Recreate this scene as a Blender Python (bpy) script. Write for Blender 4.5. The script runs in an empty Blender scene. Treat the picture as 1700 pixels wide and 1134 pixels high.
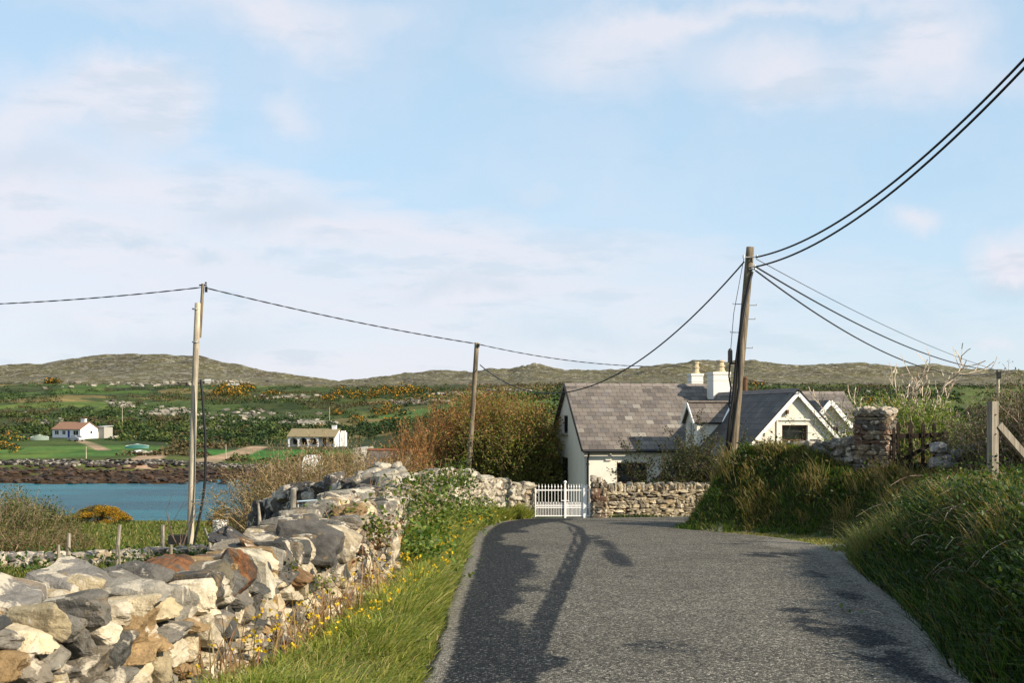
import bpy, bmesh, math, random
import numpy as np
from mathutils import Vector, Matrix
from mathutils.geometry import tessellate_polygon

# ------------------------------------------------------------------ camera, sky, sun, exposure
scene = bpy.context.scene
COL = scene.collection
F, CX, HY = 2000.0, 850.0, 690.0            # focal length, centre and horizon in photo pixels (1700 wide)
cd = bpy.data.cameras.new("camera")
cam = bpy.data.objects.new("camera", cd)
COL.objects.link(cam)
cam.location = (0, 0, 0)
cam.rotation_euler = (math.radians(90), 0, 0)
cd.sensor_width = 36
cd.lens = F / 1700 * 36
cd.shift_y = (HY - 567) / 1700
cd.clip_start = 0.05
cd.clip_end = 12000
scene.camera = cam

SUN_AZ = math.radians(118)                    # clockwise from +Y, seen from above
SUN_EL = math.radians(31)
SUNV = Vector((math.sin(SUN_AZ) * math.cos(SUN_EL), math.cos(SUN_AZ) * math.cos(SUN_EL), math.sin(SUN_EL)))

world = bpy.data.worlds.new("World")
scene.world = world
world.use_nodes = True
scene.view_settings.view_transform = 'Standard'
scene.view_settings.look = 'None'
scene.view_settings.exposure = 0.98
scene.view_settings.gamma = 1.0
scene.view_settings.use_curve_mapping = False

class NT:
    """small helper to wire node trees"""
    def __init__(s, tree):
        s.t = tree
        s.t.nodes.clear()
    def n(s, kind, **kw):
        nd = s.t.nodes.new(kind)
        for k, v in kw.items():
            if k.startswith('i_'):
                key = k[2:]
                key = int(key) if key.isdigit() else key.replace('_', ' ')
                if isinstance(v, bpy.types.NodeSocket):
                    s.t.links.new(v, nd.inputs[key])
                else:
                    nd.inputs[key].default_value = v
            else:
                setattr(nd, k, v)
        return nd
    def l(s, a, b):
        s.t.links.new(a, b)
    def math(s, op, a, b=0.0, c=None, clamp=False):
        nd = s.t.nodes.new('ShaderNodeMath'); nd.operation = op; nd.use_clamp = clamp
        for i, v in enumerate((a, b, c)):
            if v is None: continue
            if isinstance(v, bpy.types.NodeSocket): s.t.links.new(v, nd.inputs[i])
            else: nd.inputs[i].default_value = v
        return nd.outputs[0]
    def mix(s, fac, a, b, blend='MIX'):
        nd = s.t.nodes.new('ShaderNodeMix'); nd.data_type = 'RGBA'; nd.blend_type = blend
        for i, v in ((0, fac), (6, a), (7, b)):
            if isinstance(v, bpy.types.NodeSocket): s.t.links.new(v, nd.inputs[i])
            else:
                if i and len(v) == 3: v = (*v, 1)
                nd.inputs[i].default_value = v
        return nd.outputs[2]
    def noise(s, vec, scale, detail=4, rough=0.55, dist=0.0):
        nd = s.n('ShaderNodeTexNoise', i_Scale=scale, i_Detail=detail, i_Roughness=rough, i_Distortion=dist)
        if vec is not None: s.l(vec, nd.inputs['Vector'])
        return nd.outputs[0]
    def ramp(s, fac, stops, interp='LINEAR'):
        nd = s.t.nodes.new('ShaderNodeValToRGB'); nd.color_ramp.interpolation = interp
        cr = nd.color_ramp
        while len(cr.elements) < len(stops): cr.elements.new(0.5)
        for e, (p, c) in zip(cr.elements, stops):
            e.position = p
            e.color = (c, c, c, 1) if isinstance(c, (int, float)) else ((*c, 1) if len(c) == 3 else c)
        s.l(fac, nd.inputs[0])
        return nd.outputs[0]
    def smooth(s, v, lo, hi):
        nd = s.n('ShaderNodeMapRange', interpolation_type='SMOOTHSTEP')
        s.l(v, nd.inputs[0]); nd.inputs[1].default_value = lo; nd.inputs[2].default_value = hi
        return nd.outputs[0]

def build_world():
    w = NT(world.node_tree)
    sky = w.n('ShaderNodeTexSky', sky_type='NISHITA', sun_disc=False, sun_elevation=SUN_EL, sun_rotation=SUN_AZ,
              altitude=0.0, air_density=1.0, dust_density=0.6, ozone_density=2.0)
    tc = w.n('ShaderNodeTexCoord')
    nrm = w.n('ShaderNodeVectorMath', operation='NORMALIZE', i_0=tc.outputs['Generated']).outputs[0]
    sep = w.n('ShaderNodeSeparateXYZ', i_0=nrm)
    # warped direction so the cloud outlines are ragged
    wn = w.n('ShaderNodeTexNoise', i_Scale=7.0, i_Detail=8.0, i_Roughness=0.62); w.l(nrm, wn.inputs['Vector'])
    wv = w.n('ShaderNodeVectorMath', operation='SUBTRACT', i_0=wn.outputs[1]); wv.inputs[1].default_value = (.5, .5, .5)
    ws = w.n('ShaderNodeVectorMath', operation='SCALE', i_0=wv.outputs[0]); ws.inputs['Scale'].default_value = 0.10
    wd = w.n('ShaderNodeVectorMath', operation='ADD', i_0=nrm, i_1=ws.outputs[0]).outputs[0]
    def blob(px, py, rx, ry, gain=1.0, soft=0.0):
        v = Vector(((px - CX) / F, 1.0, (HY - py) / F)).normalized()
        sub = w.n('ShaderNodeVectorMath', operation='SUBTRACT', i_0=wd); sub.inputs[1].default_value = v
        mul = w.n('ShaderNodeVectorMath', operation='MULTIPLY', i_0=sub.outputs[0]); mul.inputs[1].default_value = (F / rx, 1.5, F / ry)
        ln = w.n('ShaderNodeVectorMath', operation='LENGTH', i_0=mul.outputs[0]).outputs['Value']
        s = w.smooth(ln, 1.25, soft)
        return w.math('MULTIPLY', s, gain)
    def total(lst):
        acc = None
        for b in lst:
            bb = blob(*b)
            acc = bb if acc is None else w.math('ADD', acc, bb)
        return acc
    high = total([(215, 170, 135, 80, 1.6), (15, 200, 90, 110, 1.1), (470, 55, 170, 75, .9), (490, 190, 80, 50, .6), (990, 80, 230, 95, .85),
                  (1180, 20, 260, 40, .6), (1300, 130, 140, 75, .95), (1540, 75, 120, 90, 1.0), (650, 30, 70, 35, .35), (160, 270, 110, 45, .5),
                  (1370, 20, 200, 20, .5), (1690, 130, 80, 40, .4), (250, 15, 220, 30, .35)])
    low = total([(1525, 378, 55, 38, .75), (1690, 430, 75, 60, 1.0), (900, 335, 90, 32, .4), (1660, 555, 60, 25, .7), (1500, 500, 110, 45, .35), (1060, 500, 70, 30, .6), (900, 510, 60, 30, .5), (1120, 540, 80, 25, .6), (1400, 560, 90, 25, .5)])
    # flat, milky bank of cloud low in the sky, thicker towards the left
    n1 = w.noise(wd, 5.0, 6, .6)
    mp = w.n('ShaderNodeMapping', i_Vector=nrm); mp.inputs['Scale'].default_value = (4.0, 4.0, 16.0)
    n2 = w.noise(mp.outputs[0], 1.6, 7, .58)
    el = sep.outputs[2]
    az = sep.outputs[0]
    elw = w.math('ADD', el, w.math('MULTIPLY', w.math('SUBTRACT', n2, .5), .10))
    top = w.math('SUBTRACT', .166, w.math('MULTIPLY', az, .14))
    bank = w.smooth(w.math('SUBTRACT', top, elw), -.022, .022)
    bankw = w.math('MULTIPLY', bank, w.math('SUBTRACT', .86, w.math('MULTIPLY', w.smooth(az, -.12, .40), .48)))
    bankw = w.math('MULTIPLY', bankw, w.ramp(n2, [(.25, .62), (.62, 1.0)]))
    hi = w.math('MULTIPLY', w.math('ADD', high, 0), w.ramp(n1, [(.28, .58), (.60, 1.0)]))
    m = w.math('MAXIMUM', w.math('MINIMUM', hi, .78), w.math('MINIMUM', low, .92))
    m = w.math('MAXIMUM', m, bankw)
    thin = w.math('MULTIPLY', w.ramp(n1, [(.42, 0.0), (.75, .34)]), 1.0)
    m = w.math('MAXIMUM', m, thin)
    # grey undersides
    n3 = w.noise(mp.outputs[0], 2.6, 6, .6)
    puff = total([(215, 388, 60, 18, .8), (365, 412, 45, 18, .7), (475, 428, 40, 16, .7), (450, 345, 130, 38, .8), (60, 270, 120, 40, .6), (860, 345, 120, 28, .6), (740, 480, 70, 26, .6), (830, 490, 60, 24, .6), (1200, 560, 120, 30, .5), (1690, 470, 80, 22, .9), (1530, 520, 80, 25, .6), (300, 560, 240, 40, .6), (950, 560, 180, 30, .6), (200, 225, 120, 26, .5)])
    shade = w.math('MAXIMUM', w.math('MULTIPLY', w.smooth(n3, .5, .66), .6), w.math('MINIMUM', puff, 1.0))
    cloud = w.mix(w.math('MULTIPLY', shade, .8), (7.5, 7.4, 8.0), (5.0, 5.9, 6.9))
    gain = w.mix(1.0, sky.outputs[0], (1.32, 1.32, 1.36), 'MULTIPLY')
    gain = w.mix(.62, gain, (5.5, 7.5, 9.0))
    c = w.mix(m, gain, cloud)
    bg = w.n('ShaderNodeBackground', i_Color=c, i_Strength=0.058)
    out = w.n('ShaderNodeOutputWorld', i_Surface=bg.outputs[0])
build_world()

sd = bpy.data.lights.new("sun", 'SUN')
sd.energy = 4.6
sd.angle = math.radians(0.5)
sd.color = (1.0, 0.88, 0.70)
sun = bpy.data.objects.new("sun", sd)
COL.objects.link(sun)
sun.rotation_euler = SUNV.to_track_quat('Z', 'Y').to_euler()
sun.location = (20, -10, 30)
# ------------------------------------------------------------------ helpers
FOL = .72
RNG = np.random.default_rng(7)
random.seed(5)

def setp(o, label=None, cat=None, group=None, kind=None):
    if label: o['label'] = label
    if cat: o['category'] = cat
    if group: o['group'] = group
    if kind: o['kind'] = kind
    return o

def thing(name, loc, label, cat, rz=0.0, group=None):
    o = bpy.data.objects.new(name, None)
    COL.objects.link(o)
    o.location = loc
    o.rotation_euler = (0, 0, rz)
    o.empty_display_size = 0.2
    return setp(o, label, cat, group)

def hash2(ix, iy, seed=0):
    h = (ix.astype(np.int64) * 374761393 + iy.astype(np.int64) * 668265263 + seed * 982451653) & 0x7fffffff
    h = ((h ^ (h >> 13)) * 1274126177) & 0x7fffffff
    h = (h ^ (h >> 16)) & 0xffff
    return h / 65535.0

def vnoise(x, y, seed=0):
    x = np.asarray(x, float); y = np.asarray(y, float)
    ix = np.floor(x); iy = np.floor(y)
    fx = x - ix; fy = y - iy
    fx = fx * fx * (3 - 2 * fx); fy = fy * fy * (3 - 2 * fy)
    a = hash2(ix, iy, seed); b = hash2(ix + 1, iy, seed); c = hash2(ix, iy + 1, seed); d = hash2(ix + 1, iy + 1, seed)
    return (a * (1 - fx) + b * fx) * (1 - fy) + (c * (1 - fx) + d * fx) * fy

def fbm(x, y, oct=4, seed=0, gain=.5):
    s = 0; amp = 1; tot = 0
    for k in range(oct):
        s = s + vnoise(x * 2 ** k + 17.3 * k, y * 2 ** k - 9.1 * k, seed + k) * amp
        tot += amp; amp *= gain
    return s / tot

def sstep(x, a, b):
    t = np.clip((np.asarray(x, float) - a) / (b - a), 0, 1)
    return t * t * (3 - 2 * t)

class MB:
    """collects vertices, faces and vertex colours; build() links them as ONE mesh object"""
    def __init__(s):
        s.v = []; s.c = []; s.q = []; s.t = []; s.ng = []; s.n = 0; s.uv = None; s.sm = []
    def add(s, v, f, col=(1, 1, 1)):
        v = np.asarray(v, float).reshape(-1, 3)
        s.v.append(v)
        col = np.asarray(col, float)
        if col.ndim == 1: col = np.broadcast_to(col[:3], (len(v), 3))
        s.c.append(col)
        if isinstance(f, np.ndarray):
            (s.q if f.shape[1] == 4 else s.t).append(f + s.n)
        else:
            for g in f: s.ng.append([i + s.n for i in g])
        s.n += len(v)
        return s
    def addm(s, v, qs=None, ts=None, col=(1, 1, 1)):
        n0 = s.n
        v = np.asarray(v, float).reshape(-1, 3)
        s.v.append(v); col = np.asarray(col, float)
        if col.ndim == 1: col = np.broadcast_to(col[:3], (len(v), 3))
        s.c.append(col)
        if qs is not None and len(qs): s.q.append(qs + n0)
        if ts is not None and len(ts): s.t.append(ts + n0)
        s.n += len(v)
    def box(s, cx, cy, cz, sx, sy, sz, col=(1, 1, 1), M=None):
        """centre and full sizes"""
        p = np.array([[x, y, z] for z in (-.5, .5) for y in (-.5, .5) for x in (-.5, .5)]) * (sx, sy, sz)
        if M is not None: p = p @ np.array(M.to_3x3()).T
        p = p + (cx, cy, cz)
        f = np.array([[0, 2, 3, 1], [4, 5, 7, 6], [0, 1, 5, 4], [2, 6, 7, 3], [0, 4, 6, 2], [1, 3, 7, 5]])
        return s.add(p, f, col)
    def beam(s, a, b, w, d, col=(1, 1, 1), up=(0, 0, 1)):
        """rectangular bar from a to b; w across, d along 'up'"""
        a = np.array(a, float); b = np.array(b, float); t = b - a; t /= np.linalg.norm(t)
        u = np.array(up, float); x = np.cross(t, u)
        if np.linalg.norm(x) < 1e-6: x = np.cross(t, (1, 0, 0))
        x /= np.linalg.norm(x); y = np.cross(x, t)
        p = []
        for e in (a, b):
            for sx, sy in ((-1, -1), (1, -1), (1, 1), (-1, 1)):
                p.append(e + x * sx * w / 2 + y * sy * d / 2)
        f = np.array([[0, 1, 2, 3], [7, 6, 5, 4], [0, 4, 5, 1], [1, 5, 6, 2], [2, 6, 7, 3], [3, 7, 4, 0]])
        return s.add(p, f, col)
    def tube(s, pts, rad, n=8, col=(1, 1, 1), cap=True):
        pts = np.asarray(pts, float); m = len(pts)
        rad = np.broadcast_to(np.asarray(rad, float), (m,))
        tan = np.gradient(pts, axis=0); tan /= np.linalg.norm(tan, axis=1)[:, None] + 1e-12
        ref = np.array((0, 0, 1.0)) if abs(tan[0][2]) < .9 else np.array((1.0, 0, 0))
        x = np.cross(tan, ref); x /= np.linalg.norm(x, axis=1)[:, None] + 1e-12
        y = np.cross(tan, x)
        a = np.arange(n) / n * 2 * np.pi
        ring = pts[:, None, :] + rad[:, None, None] * (np.cos(a)[None, :, None] * x[:, None, :] + np.sin(a)[None, :, None] * y[:, None, :])
        v = ring.reshape(-1, 3)
        i = np.arange(m - 1)[:, None] * n; j = np.arange(n)[None, :]; j2 = (j + 1) % n
        q = np.stack([i + j, i + j2, i + n + j2, i + n + j], -1).reshape(-1, 4)
        if np.asarray(col).ndim == 2: col = np.repeat(np.asarray(col), n, axis=0)
        n0 = s.n
        s.add(v, q, col)
        if cap:
            s.ng.append([n0 + k for k in range(n)][::-1]); s.ng.append([n0 + (m - 1) * n + k for k in range(n)])
        return s
    def build(s, name, mat, parent=None, smooth=False, uv=None):
        v = np.concatenate(s.v) if s.v else np.zeros((0, 3))
        me = bpy.data.meshes.new(name)
        me.vertices.add(len(v)); me.vertices.foreach_set('co', v.astype(np.float32).ravel())
        loops = []; tot = []
        for lst, k in ((s.q, 4), (s.t, 3)):
            if lst:
                a = np.concatenate(lst); loops.append(a.ravel()); tot.append(np.full(len(a), k))
        if s.ng:
            loops.append(np.array([i for g in s.ng for i in g])); tot.append(np.array([len(g) for g in s.ng]))
        lp = np.concatenate(loops).astype(np.int32); tt = np.concatenate(tot).astype(np.int32)
        me.loops.add(len(lp)); me.loops.foreach_set('vertex_index', lp)
        me.polygons.add(len(tt))
        me.polygons.foreach_set('loop_start', np.concatenate([[0], np.cumsum(tt)[:-1]]).astype(np.int32))
        me.polygons.foreach_set('loop_total', tt)
        me.update(calc_edges=True)
        me.validate()
        c = np.concatenate(s.c)
        at = me.color_attributes.new('Col', 'FLOAT_COLOR', 'POINT')
        at.data.foreach_set('color', np.concatenate([c, np.ones((len(c), 1))], 1).astype(np.float32).ravel())
        me.polygons.foreach_set('use_smooth', np.full(len(tt), bool(smooth)))
        me.materials.append(mat)
        o = bpy.data.objects.new(name, me)
        COL.objects.link(o)
        if parent is not None: o.parent = parent
        return o

def new_mat(name):
    m = bpy.data.materials.new(name); m.use_nodes = True
    return m, NT(m.node_tree)

def mat_simple(name, col, rough=.8, metal=0.0, var=.15, scale=6.0, bump=0.0, bscale=40.0, vcol=False, spec=.3, dirt=None):
    m, t = new_mat(name)
    tc = t.n('ShaderNodeTexCoord').outputs['Object']
    base = t.n('ShaderNodeVertexColor', layer_name='Col').outputs[0] if vcol else None
    n = t.noise(tc, scale, 5, .6)
    k = t.ramp(n, [(.25, 1 - var), (.75, 1 + var)])
    if base is None:
        rgb = t.n('ShaderNodeRGB'); rgb.outputs[0].default_value = (*col, 1); base = rgb.outputs[0]
    c = t.mix(1.0, base, k, 'MULTIPLY')
    if dirt:
        d = t.noise(tc, dirt[0], 6, .65)
        c = t.mix(t.math('MULTIPLY', t.smooth(d, dirt[1], dirt[1] + .18), dirt[3]), c, dirt[2])
    b = t.n('ShaderNodeBsdfPrincipled', i_Roughness=rough, i_Metallic=metal)
    b.inputs['Specular IOR Level'].default_value = spec
    t.l(c, b.inputs['Base Color'])
    if bump:
        bn = t.n('ShaderNodeBump', i_Strength=bump, i_Distance=.02, i_Height=t.noise(tc, bscale, 5, .6))
        t.l(bn.outputs[0], b.inputs['Normal'])
    t.n('ShaderNodeOutputMaterial', i_Surface=b.outputs[0])
    return m

def mat_foliage(name, trans=.35, rough=.6):
    """leaf / blade colour comes from the 'Col' attribute"""
    m, t = new_mat(name)
    c = t.n('ShaderNodeVertexColor', layer_name='Col').outputs[0]
    c = t.mix(1.0, c, (FOL,) * 3, 'MULTIPLY')
    b = t.n('ShaderNodeBsdfPrincipled', i_Roughness=rough)
    b.inputs['Specular IOR Level'].default_value = .25
    t.l(c, b.inputs['Base Color'])
    tr = t.n('ShaderNodeBsdfTranslucent')
    tcol = t.mix(1.0, c, (1.25, 1.3, .6), 'MULTIPLY')
    t.l(tcol, tr.inputs[0])
    mx = t.n('ShaderNodeMixShader', i_0=trans); t.l(b.outputs[0], mx.inputs[1]); t.l(tr.outputs[0], mx.inputs[2])
    t.n('ShaderNodeOutputMaterial', i_Surface=mx.outputs[0])
    return m

def mat_rock(name, scale=1.0, lichen=.5, moss=.2, bump=.6):
    m, t = new_mat(name)
    tc = t.n('ShaderNodeTexCoord').outputs['Object']
    c = t.n('ShaderNodeVertexColor', layer_name='Col').outputs[0]
    n = t.noise(tc, 7 * scale, 8, .7)
    c = t.mix(1.0, c, t.ramp(n, [(.28, .5), (.5, 1.0), (.72, 1.4)]), 'MULTIPLY')
    big = t.noise(tc, 2.2 * scale, 5, .6, .4)
    c = t.mix(t.math('MULTIPLY', t.smooth(t.noise(tc, 3.1 * scale, 6, .7, .8), .56, .66), .55), c, (.30, .20, .09))
    li = t.smooth(t.noise(tc, 5.5 * scale, 7, .62, .6), .60 - .10 * lichen, .66 - .10 * lichen)
    c = t.mix(t.math('MULTIPLY', li, .85), c, (.62, .56, .45))
    mo = t.smooth(big, .66 - .1 * moss, .74 - .1 * moss)
    c = t.mix(t.math('MULTIPLY', mo, .7 * moss), c, (.09, .08, .015))
    c = t.mix(1.0, c, (.8, .78, .76), 'MULTIPLY')
    b = t.n('ShaderNodeBsdfPrincipled', i_Roughness=.92)
    b.inputs['Specular IOR Level'].default_value = .15
    t.l(c, b.inputs['Base Color'])
    hgt = t.math('ADD', t.noise(tc, 14 * scale, 10, .7), t.math('MULTIPLY', t.noise(tc, 60 * scale, 4, .6), .3))
    bn = t.n('ShaderNodeBump', i_Strength=bump, i_Distance=.05 / scale, i_Height=hgt)
    t.l(bn.outputs[0], b.inputs['Normal'])
    t.n('ShaderNodeOutputMaterial', i_Surface=b.outputs[0])
    return m

def px(p, Y):            # world X of photo column p at distance Y
    return (p - CX) / F * Y
def pz(y, Y):            # world Z of photo row y at distance Y
    return (HY - y) / F * Y

# ---- angular stones --------------------------------------------------------------
def ico(level):
    bm = bmesh.new(); bmesh.ops.create_icosphere(bm, subdivisions=level, radius=1)
    v = np.array([x.co for x in bm.verts]); f = np.array([[q.index for q in p.verts] for p in bm.faces])
    bm.free(); return v, f
ICO = {k: ico(k) for k in (1, 2, 3, 4)}
def rock_template(level, seed, ang=.85):
    r = np.random.default_rng(seed)
    v, f = ICO[level]
    pn = []
    for ax in range(3):
        for sg in (-1, 1):
            e = np.zeros(3); e[ax] = sg; e += r.normal(0, .20, 3); pn.append((e / np.linalg.norm(e), r.uniform(.78, 1.0)))
    for k in range(9):
        e = r.normal(0, 1, 3); e /= np.linalg.norm(e); pn.append((e, r.uniform(.92, 1.15)))
    N = np.array([p[0] for p in pn]); D = np.array([p[1] for p in pn])
    dots = np.maximum(v @ N.T, 1e-4)
    rr = D / dots
    pwr = 42.0
    rad = (np.sum(rr ** (-pwr), 1)) ** (-1 / pwr)
    out = v * rad[:, None]
    for k, (fr, am) in enumerate(((2.3, .05), (5.1, .03), (11.0, .018))):
        for j in range(3):
            w = r.normal(0, 1, 3); w = w / np.linalg.norm(w) * fr
            out = out + v * (np.sin(out @ w * 2 + r.uniform(0, 6)) * am / 1.7)[:, None]
    return out, f
ROCKS = {lv: [rock_template(lv, 100 * lv + i) for i in range(14 if lv < 4 else 10)] for lv in (1, 2, 3, 4)}
STONE_COLS = np.array([(.30, .27, .22), (.36, .31, .23), (.20, .19, .18), (.13, .13, .13), (.42, .38, .30), (.27, .22, .15), (.33, .31, .29), (.17, .16, .15)])
def add_rock(mb, c, size, rot=None, level=3, col=None, r=None):
    r = r or RNG
    v, f = ROCKS[level][int(r.integers(len(ROCKS[level])))]
    v = v * (np.asarray(size) / 2)
    if rot is None:
        rot = Matrix.Rotation(r.uniform(-.25, .25), 3, 'X') @ Matrix.Rotation(r.uniform(-.25, .25), 3, 'Y') @ Matrix.Rotation(r.uniform(0, 6.28), 3, 'Z')
    v = v @ np.array(rot).T + np.asarray(c)
    if col is None:
        col = STONE_COLS[int(r.integers(len(STONE_COLS)))] * r.uniform(.8, 1.2)
    mb.add(v, f, np.asarray(col))

# ---- leaves, blades and twigs -----------------------------------------------------
def add_blades(mb, P, h, w, lean, col, r=None, curl=1.0):
    """P (N,3) roots; each blade is a tapering bent strip"""
    r = r or RNG
    N = len(P); h = np.broadcast_to(h, (N,)); w = np.broadcast_to(w, (N,))
    a = r.uniform(0, 2 * np.pi, N); s = np.stack([np.cos(a), np.sin(a), np.zeros(N)], 1) * w[:, None] / 2
    ln = np.asarray(lean); ln = np.broadcast_to(ln, (N, 3)) if ln.ndim < 2 else ln
    d = ln * h[:, None]
    up = np.zeros((N, 3)); up[:, 2] = h
    p0 = P; p1 = P + up * .45 + d * .25; p2 = P + up * .82 + d * .62; p3 = P + up * (1 - .12 * curl) + d * 1.1
    v = np.stack([p0 - s, p0 + s, p1 - s * .85, p1 + s * .85, p2 - s * .55, p2 + s * .55, p3], 1).reshape(-1, 3)
    b = np.arange(N)[:, None] * 7
    q = np.concatenate([b + [0, 1, 3, 2], b + [2, 3, 5, 4]]); t = b + [4, 5, 6]
    col = np.broadcast_to(col, (N, 3))
    c = np.repeat(col, 7, 0)
    mb.addm(v, q, t, c)

def rand_unit(N, r, zb=0.0):
    v = r.normal(0, 1, (N, 3)); v[:, 2] += zb
    return v / np.linalg.norm(v, axis=1)[:, None]

def add_leaves(mb, P, size, col, r=None, aspect=.6, zb=.6):
    r = r or RNG
    N = len(P); size = np.broadcast_to(size, (N,))
    n = rand_unit(N, r, zb); t = np.cross(n, rand_unit(N, r)); t /= np.linalg.norm(t, axis=1)[:, None] + 1e-9
    b = np.cross(n, t)
    L = size[:, None] / 2; W = L * aspect
    v = np.stack([P - t * L, P + b * W + n * L * .15, P + t * L, P - b * W + n * L * .15], 1).reshape(-1, 3)
    q = np.arange(N)[:, None] * 4 + [0, 1, 2, 3]
    mb.addm(v, q, None, np.repeat(np.broadcast_to(col, (N, 3)), 4, 0))

def add_sticks(mb, A, B, ra, rb, col):
    """3-sided tapering prisms between the points A and B (N,3)"""
    N = len(A)
    if N == 0: return
    t = B - A; t /= np.linalg.norm(t, axis=1)[:, None] + 1e-9
    ref = np.where(np.abs(t[:, 2:3]) < .9, [[0, 0, 1.0]], [[1.0, 0, 0]])
    x = np.cross(t, ref); x /= np.linalg.norm(x, axis=1)[:, None]; y = np.cross(t, x)
    ra = np.broadcast_to(ra, (N,)); rb = np.broadcast_to(rb, (N,))
    vs = []
    for (c, rr) in ((A, ra), (B, rb)):
        for k in range(3):
            an = k * 2.0944
            vs.append(c + (x * math.cos(an) + y * math.sin(an)) * rr[:, None])
    v = np.stack(vs, 1).reshape(-1, 3)
    b = np.arange(N)[:, None] * 6
    q = np.concatenate([b + [0, 1, 4, 3], b + [1, 2, 5, 4], b + [2, 0, 3, 5]])
    col = np.broadcast_to(col, (N, 3))
    mb.addm(v, q, None, np.repeat(col, 6, 0))

def grow(r, base, direc, length, rad, depth, spread=.6, nseg=4, wob=.18, up=.05, kids=(2, 4), shrink=.62):
    """recursive branching; returns list of (A, B, ra, rb, level)"""
    out = []; p = np.array(base, float); d = np.array(direc, float); d /= np.linalg.norm(d)
    pts = [p]
    for k in range(nseg):
        d = d + r.normal(0, wob, 3) + (0, 0, up); d /= np.linalg.norm(d)
        q = p + d * length / nseg
        f0 = 1 - .6 * k / nseg; f1 = 1 - .6 * (k + 1) / nseg
        out.append((p, q, rad * f0, rad * f1, depth)); p = q; pts.append(p)
    if depth > 0:
        nk = int(r.integers(kids[0], kids[1] + 1))
        for i in range(nk):
            k = int(r.integers(1, nseg + 1)); b = pts[k]
            e = d + r.normal(0, spread, 3); e /= np.linalg.norm(e)
            out += grow(r, b, e, length * shrink * r.uniform(.75, 1.2), rad * .5, depth - 1, spread, nseg, wob, up, kids, shrink)
    return out
def sticks_from(mb, segs, col, rmin=.002, scale_col=None):
    A = np.array([s[0] for s in segs]); B = np.array([s[1] for s in segs])
    ra = np.maximum([s[2] for s in segs], rmin); rb = np.maximum([s[3] for s in segs], rmin)
    add_sticks(mb, A, B, ra, rb, col)
def jcol(col, N, r, v=.25, hv=.12):
    """jitter a colour N times"""
    c = np.asarray(col)[None, :] * r.uniform(1 - v, 1 + v, (N, 1))
    return c * r.uniform(1 - hv, 1 + hv, (N, 3))
def mixcols(cols, N, r, v=.25, p=None):
    cols = np.asarray(cols); i = r.choice(len(cols), N, p=p)
    return cols[i] * r.uniform(1 - v, 1 + v, (N, 1)) * r.uniform(.92, 1.08, (N, 3))
# ------------------------------------------------------------------ terrain
WATER_Z = -9.0
LEFT_E = [(-.60, -16), (-.66, 8.6), (-.74, 14), (-.80, 20), (-.88, 25), (-.82, 28.5), (-.45, 32.2), (.5, 34.3), (2.4, 34.75), (5, 35.3), (8, 36.0), (14, 37.4), (26, 39.5)]
RIGHT_E = [(3.3, -16), (3.3, 8.6), (3.8, 10.8), (4.4, 13.6), (5.05, 17.4), (5.6, 20.5), (5.9, 23.2), (5.5, 25.6), (4.6, 27.4), (4.0, 28.7), (4.5, 30.2), (9, 31.4), (24, 34.5)]
BANK_POLY = np.array([(3.35, -30), (3.38, 8.57), (3.9, 10.8), (4.5, 13.6), (5.2, 17.4), (5.95, 20.7), (6.7, 22.2), (7.5, 23.2), (7.6, 24.6), (6.75, 26.3), (5.6, 27.75), (4.0, 28.6), (4.4, 30.3), (9, 31.6), (24, 34.7), (60, 40), (60, -30)], float)

def poly_sd(x, y, P):
    """signed distance, positive inside"""
    d = np.full(x.shape, 1e9); ins = np.zeros(x.shape, bool); n = len(P)
    for i in range(n):
        ax, ay = P[i]; bx, by = P[(i + 1) % n]
        ex, ey = bx - ax, by - ay
        t = np.clip(((x - ax) * ex + (y - ay) * ey) / (ex * ex + ey * ey), 0, 1)
        d = np.minimum(d, np.hypot(x - ax - t * ex, y - ay - t * ey))
        c = ((ay > y) != (by > y)) & (x < (bx - ax) * (y - ay) / (by - ay + 1e-12) + ax)
        ins ^= c
    return np.where(ins, d, -d)

def road_z(x, y):
    yy = np.clip(y, -16, 35.5)
    z = -(1.555 + .0406 * np.maximum(yy, 0) + .01 * np.minimum(yy, 0))
    return z + np.clip(x - 5, 0, 30) * .012 * sstep(y, 29, 33)

SKY_L = np.array([(-1500, 625), (-700, 612), (0, 604), (60, 601), (120, 593), (200, 587), (270, 584), (330, 587), (370, 597), (440, 611), (500, 621), (555, 629), (700, 650), (900, 680), (2600, 690)], float)
SKY_R = np.array([(-900, 690), (300, 660), (500, 637), (570, 630), (640, 621), (720, 614), (800, 612), (845, 613), (862, 607), (885, 603), (915, 608), (940, 612), (1000, 613), (1060, 608), (1100, 602), (1140, 597), (1200, 600), (1250, 598), (1310, 603), (1400, 599), (1440, 601), (1500, 606), (1560, 604), (1640, 611), (1700, 616), (2200, 628), (3500, 640)], float)
LP = np.array([(-60, -2.9), (0, -2.75), (8, -2.75), (25, -3.5), (42, -4.6), (70, -6.6), (95, -8.5), (104, -9.6), (125, -10.2), (150, -9.7), (160, -8.95), (185, -8.35), (192, -7.7), (205, -7.5), (330, -6.2), (400, -4.4), (450, -2.2), (700, 8.5), (1200, 30), (1500, 40)], float)
MP_ = np.array([(-60, -2.9), (0, -2.75), (8, -2.75), (25, -3.5), (42, -4.6), (70, -6.6), (95, -8.5), (104, -9.5), (125, -9.8), (150, -9.5), (160, -8.95), (185, -8.6), (205, -8.4), (300, -7.8), (335, -7.0), (400, -4.5), (450, -2.4), (700, 8.5), (1200, 29), (1500, 38)], float)
RP = np.array([(-60, -2.9), (36, -3.0), (44, -4.3), (62, -4.3), (100, -3.2), (200, -1.0), (400, 6), (700, 15.5), (1200, 29), (1500, 36)], float)

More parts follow.
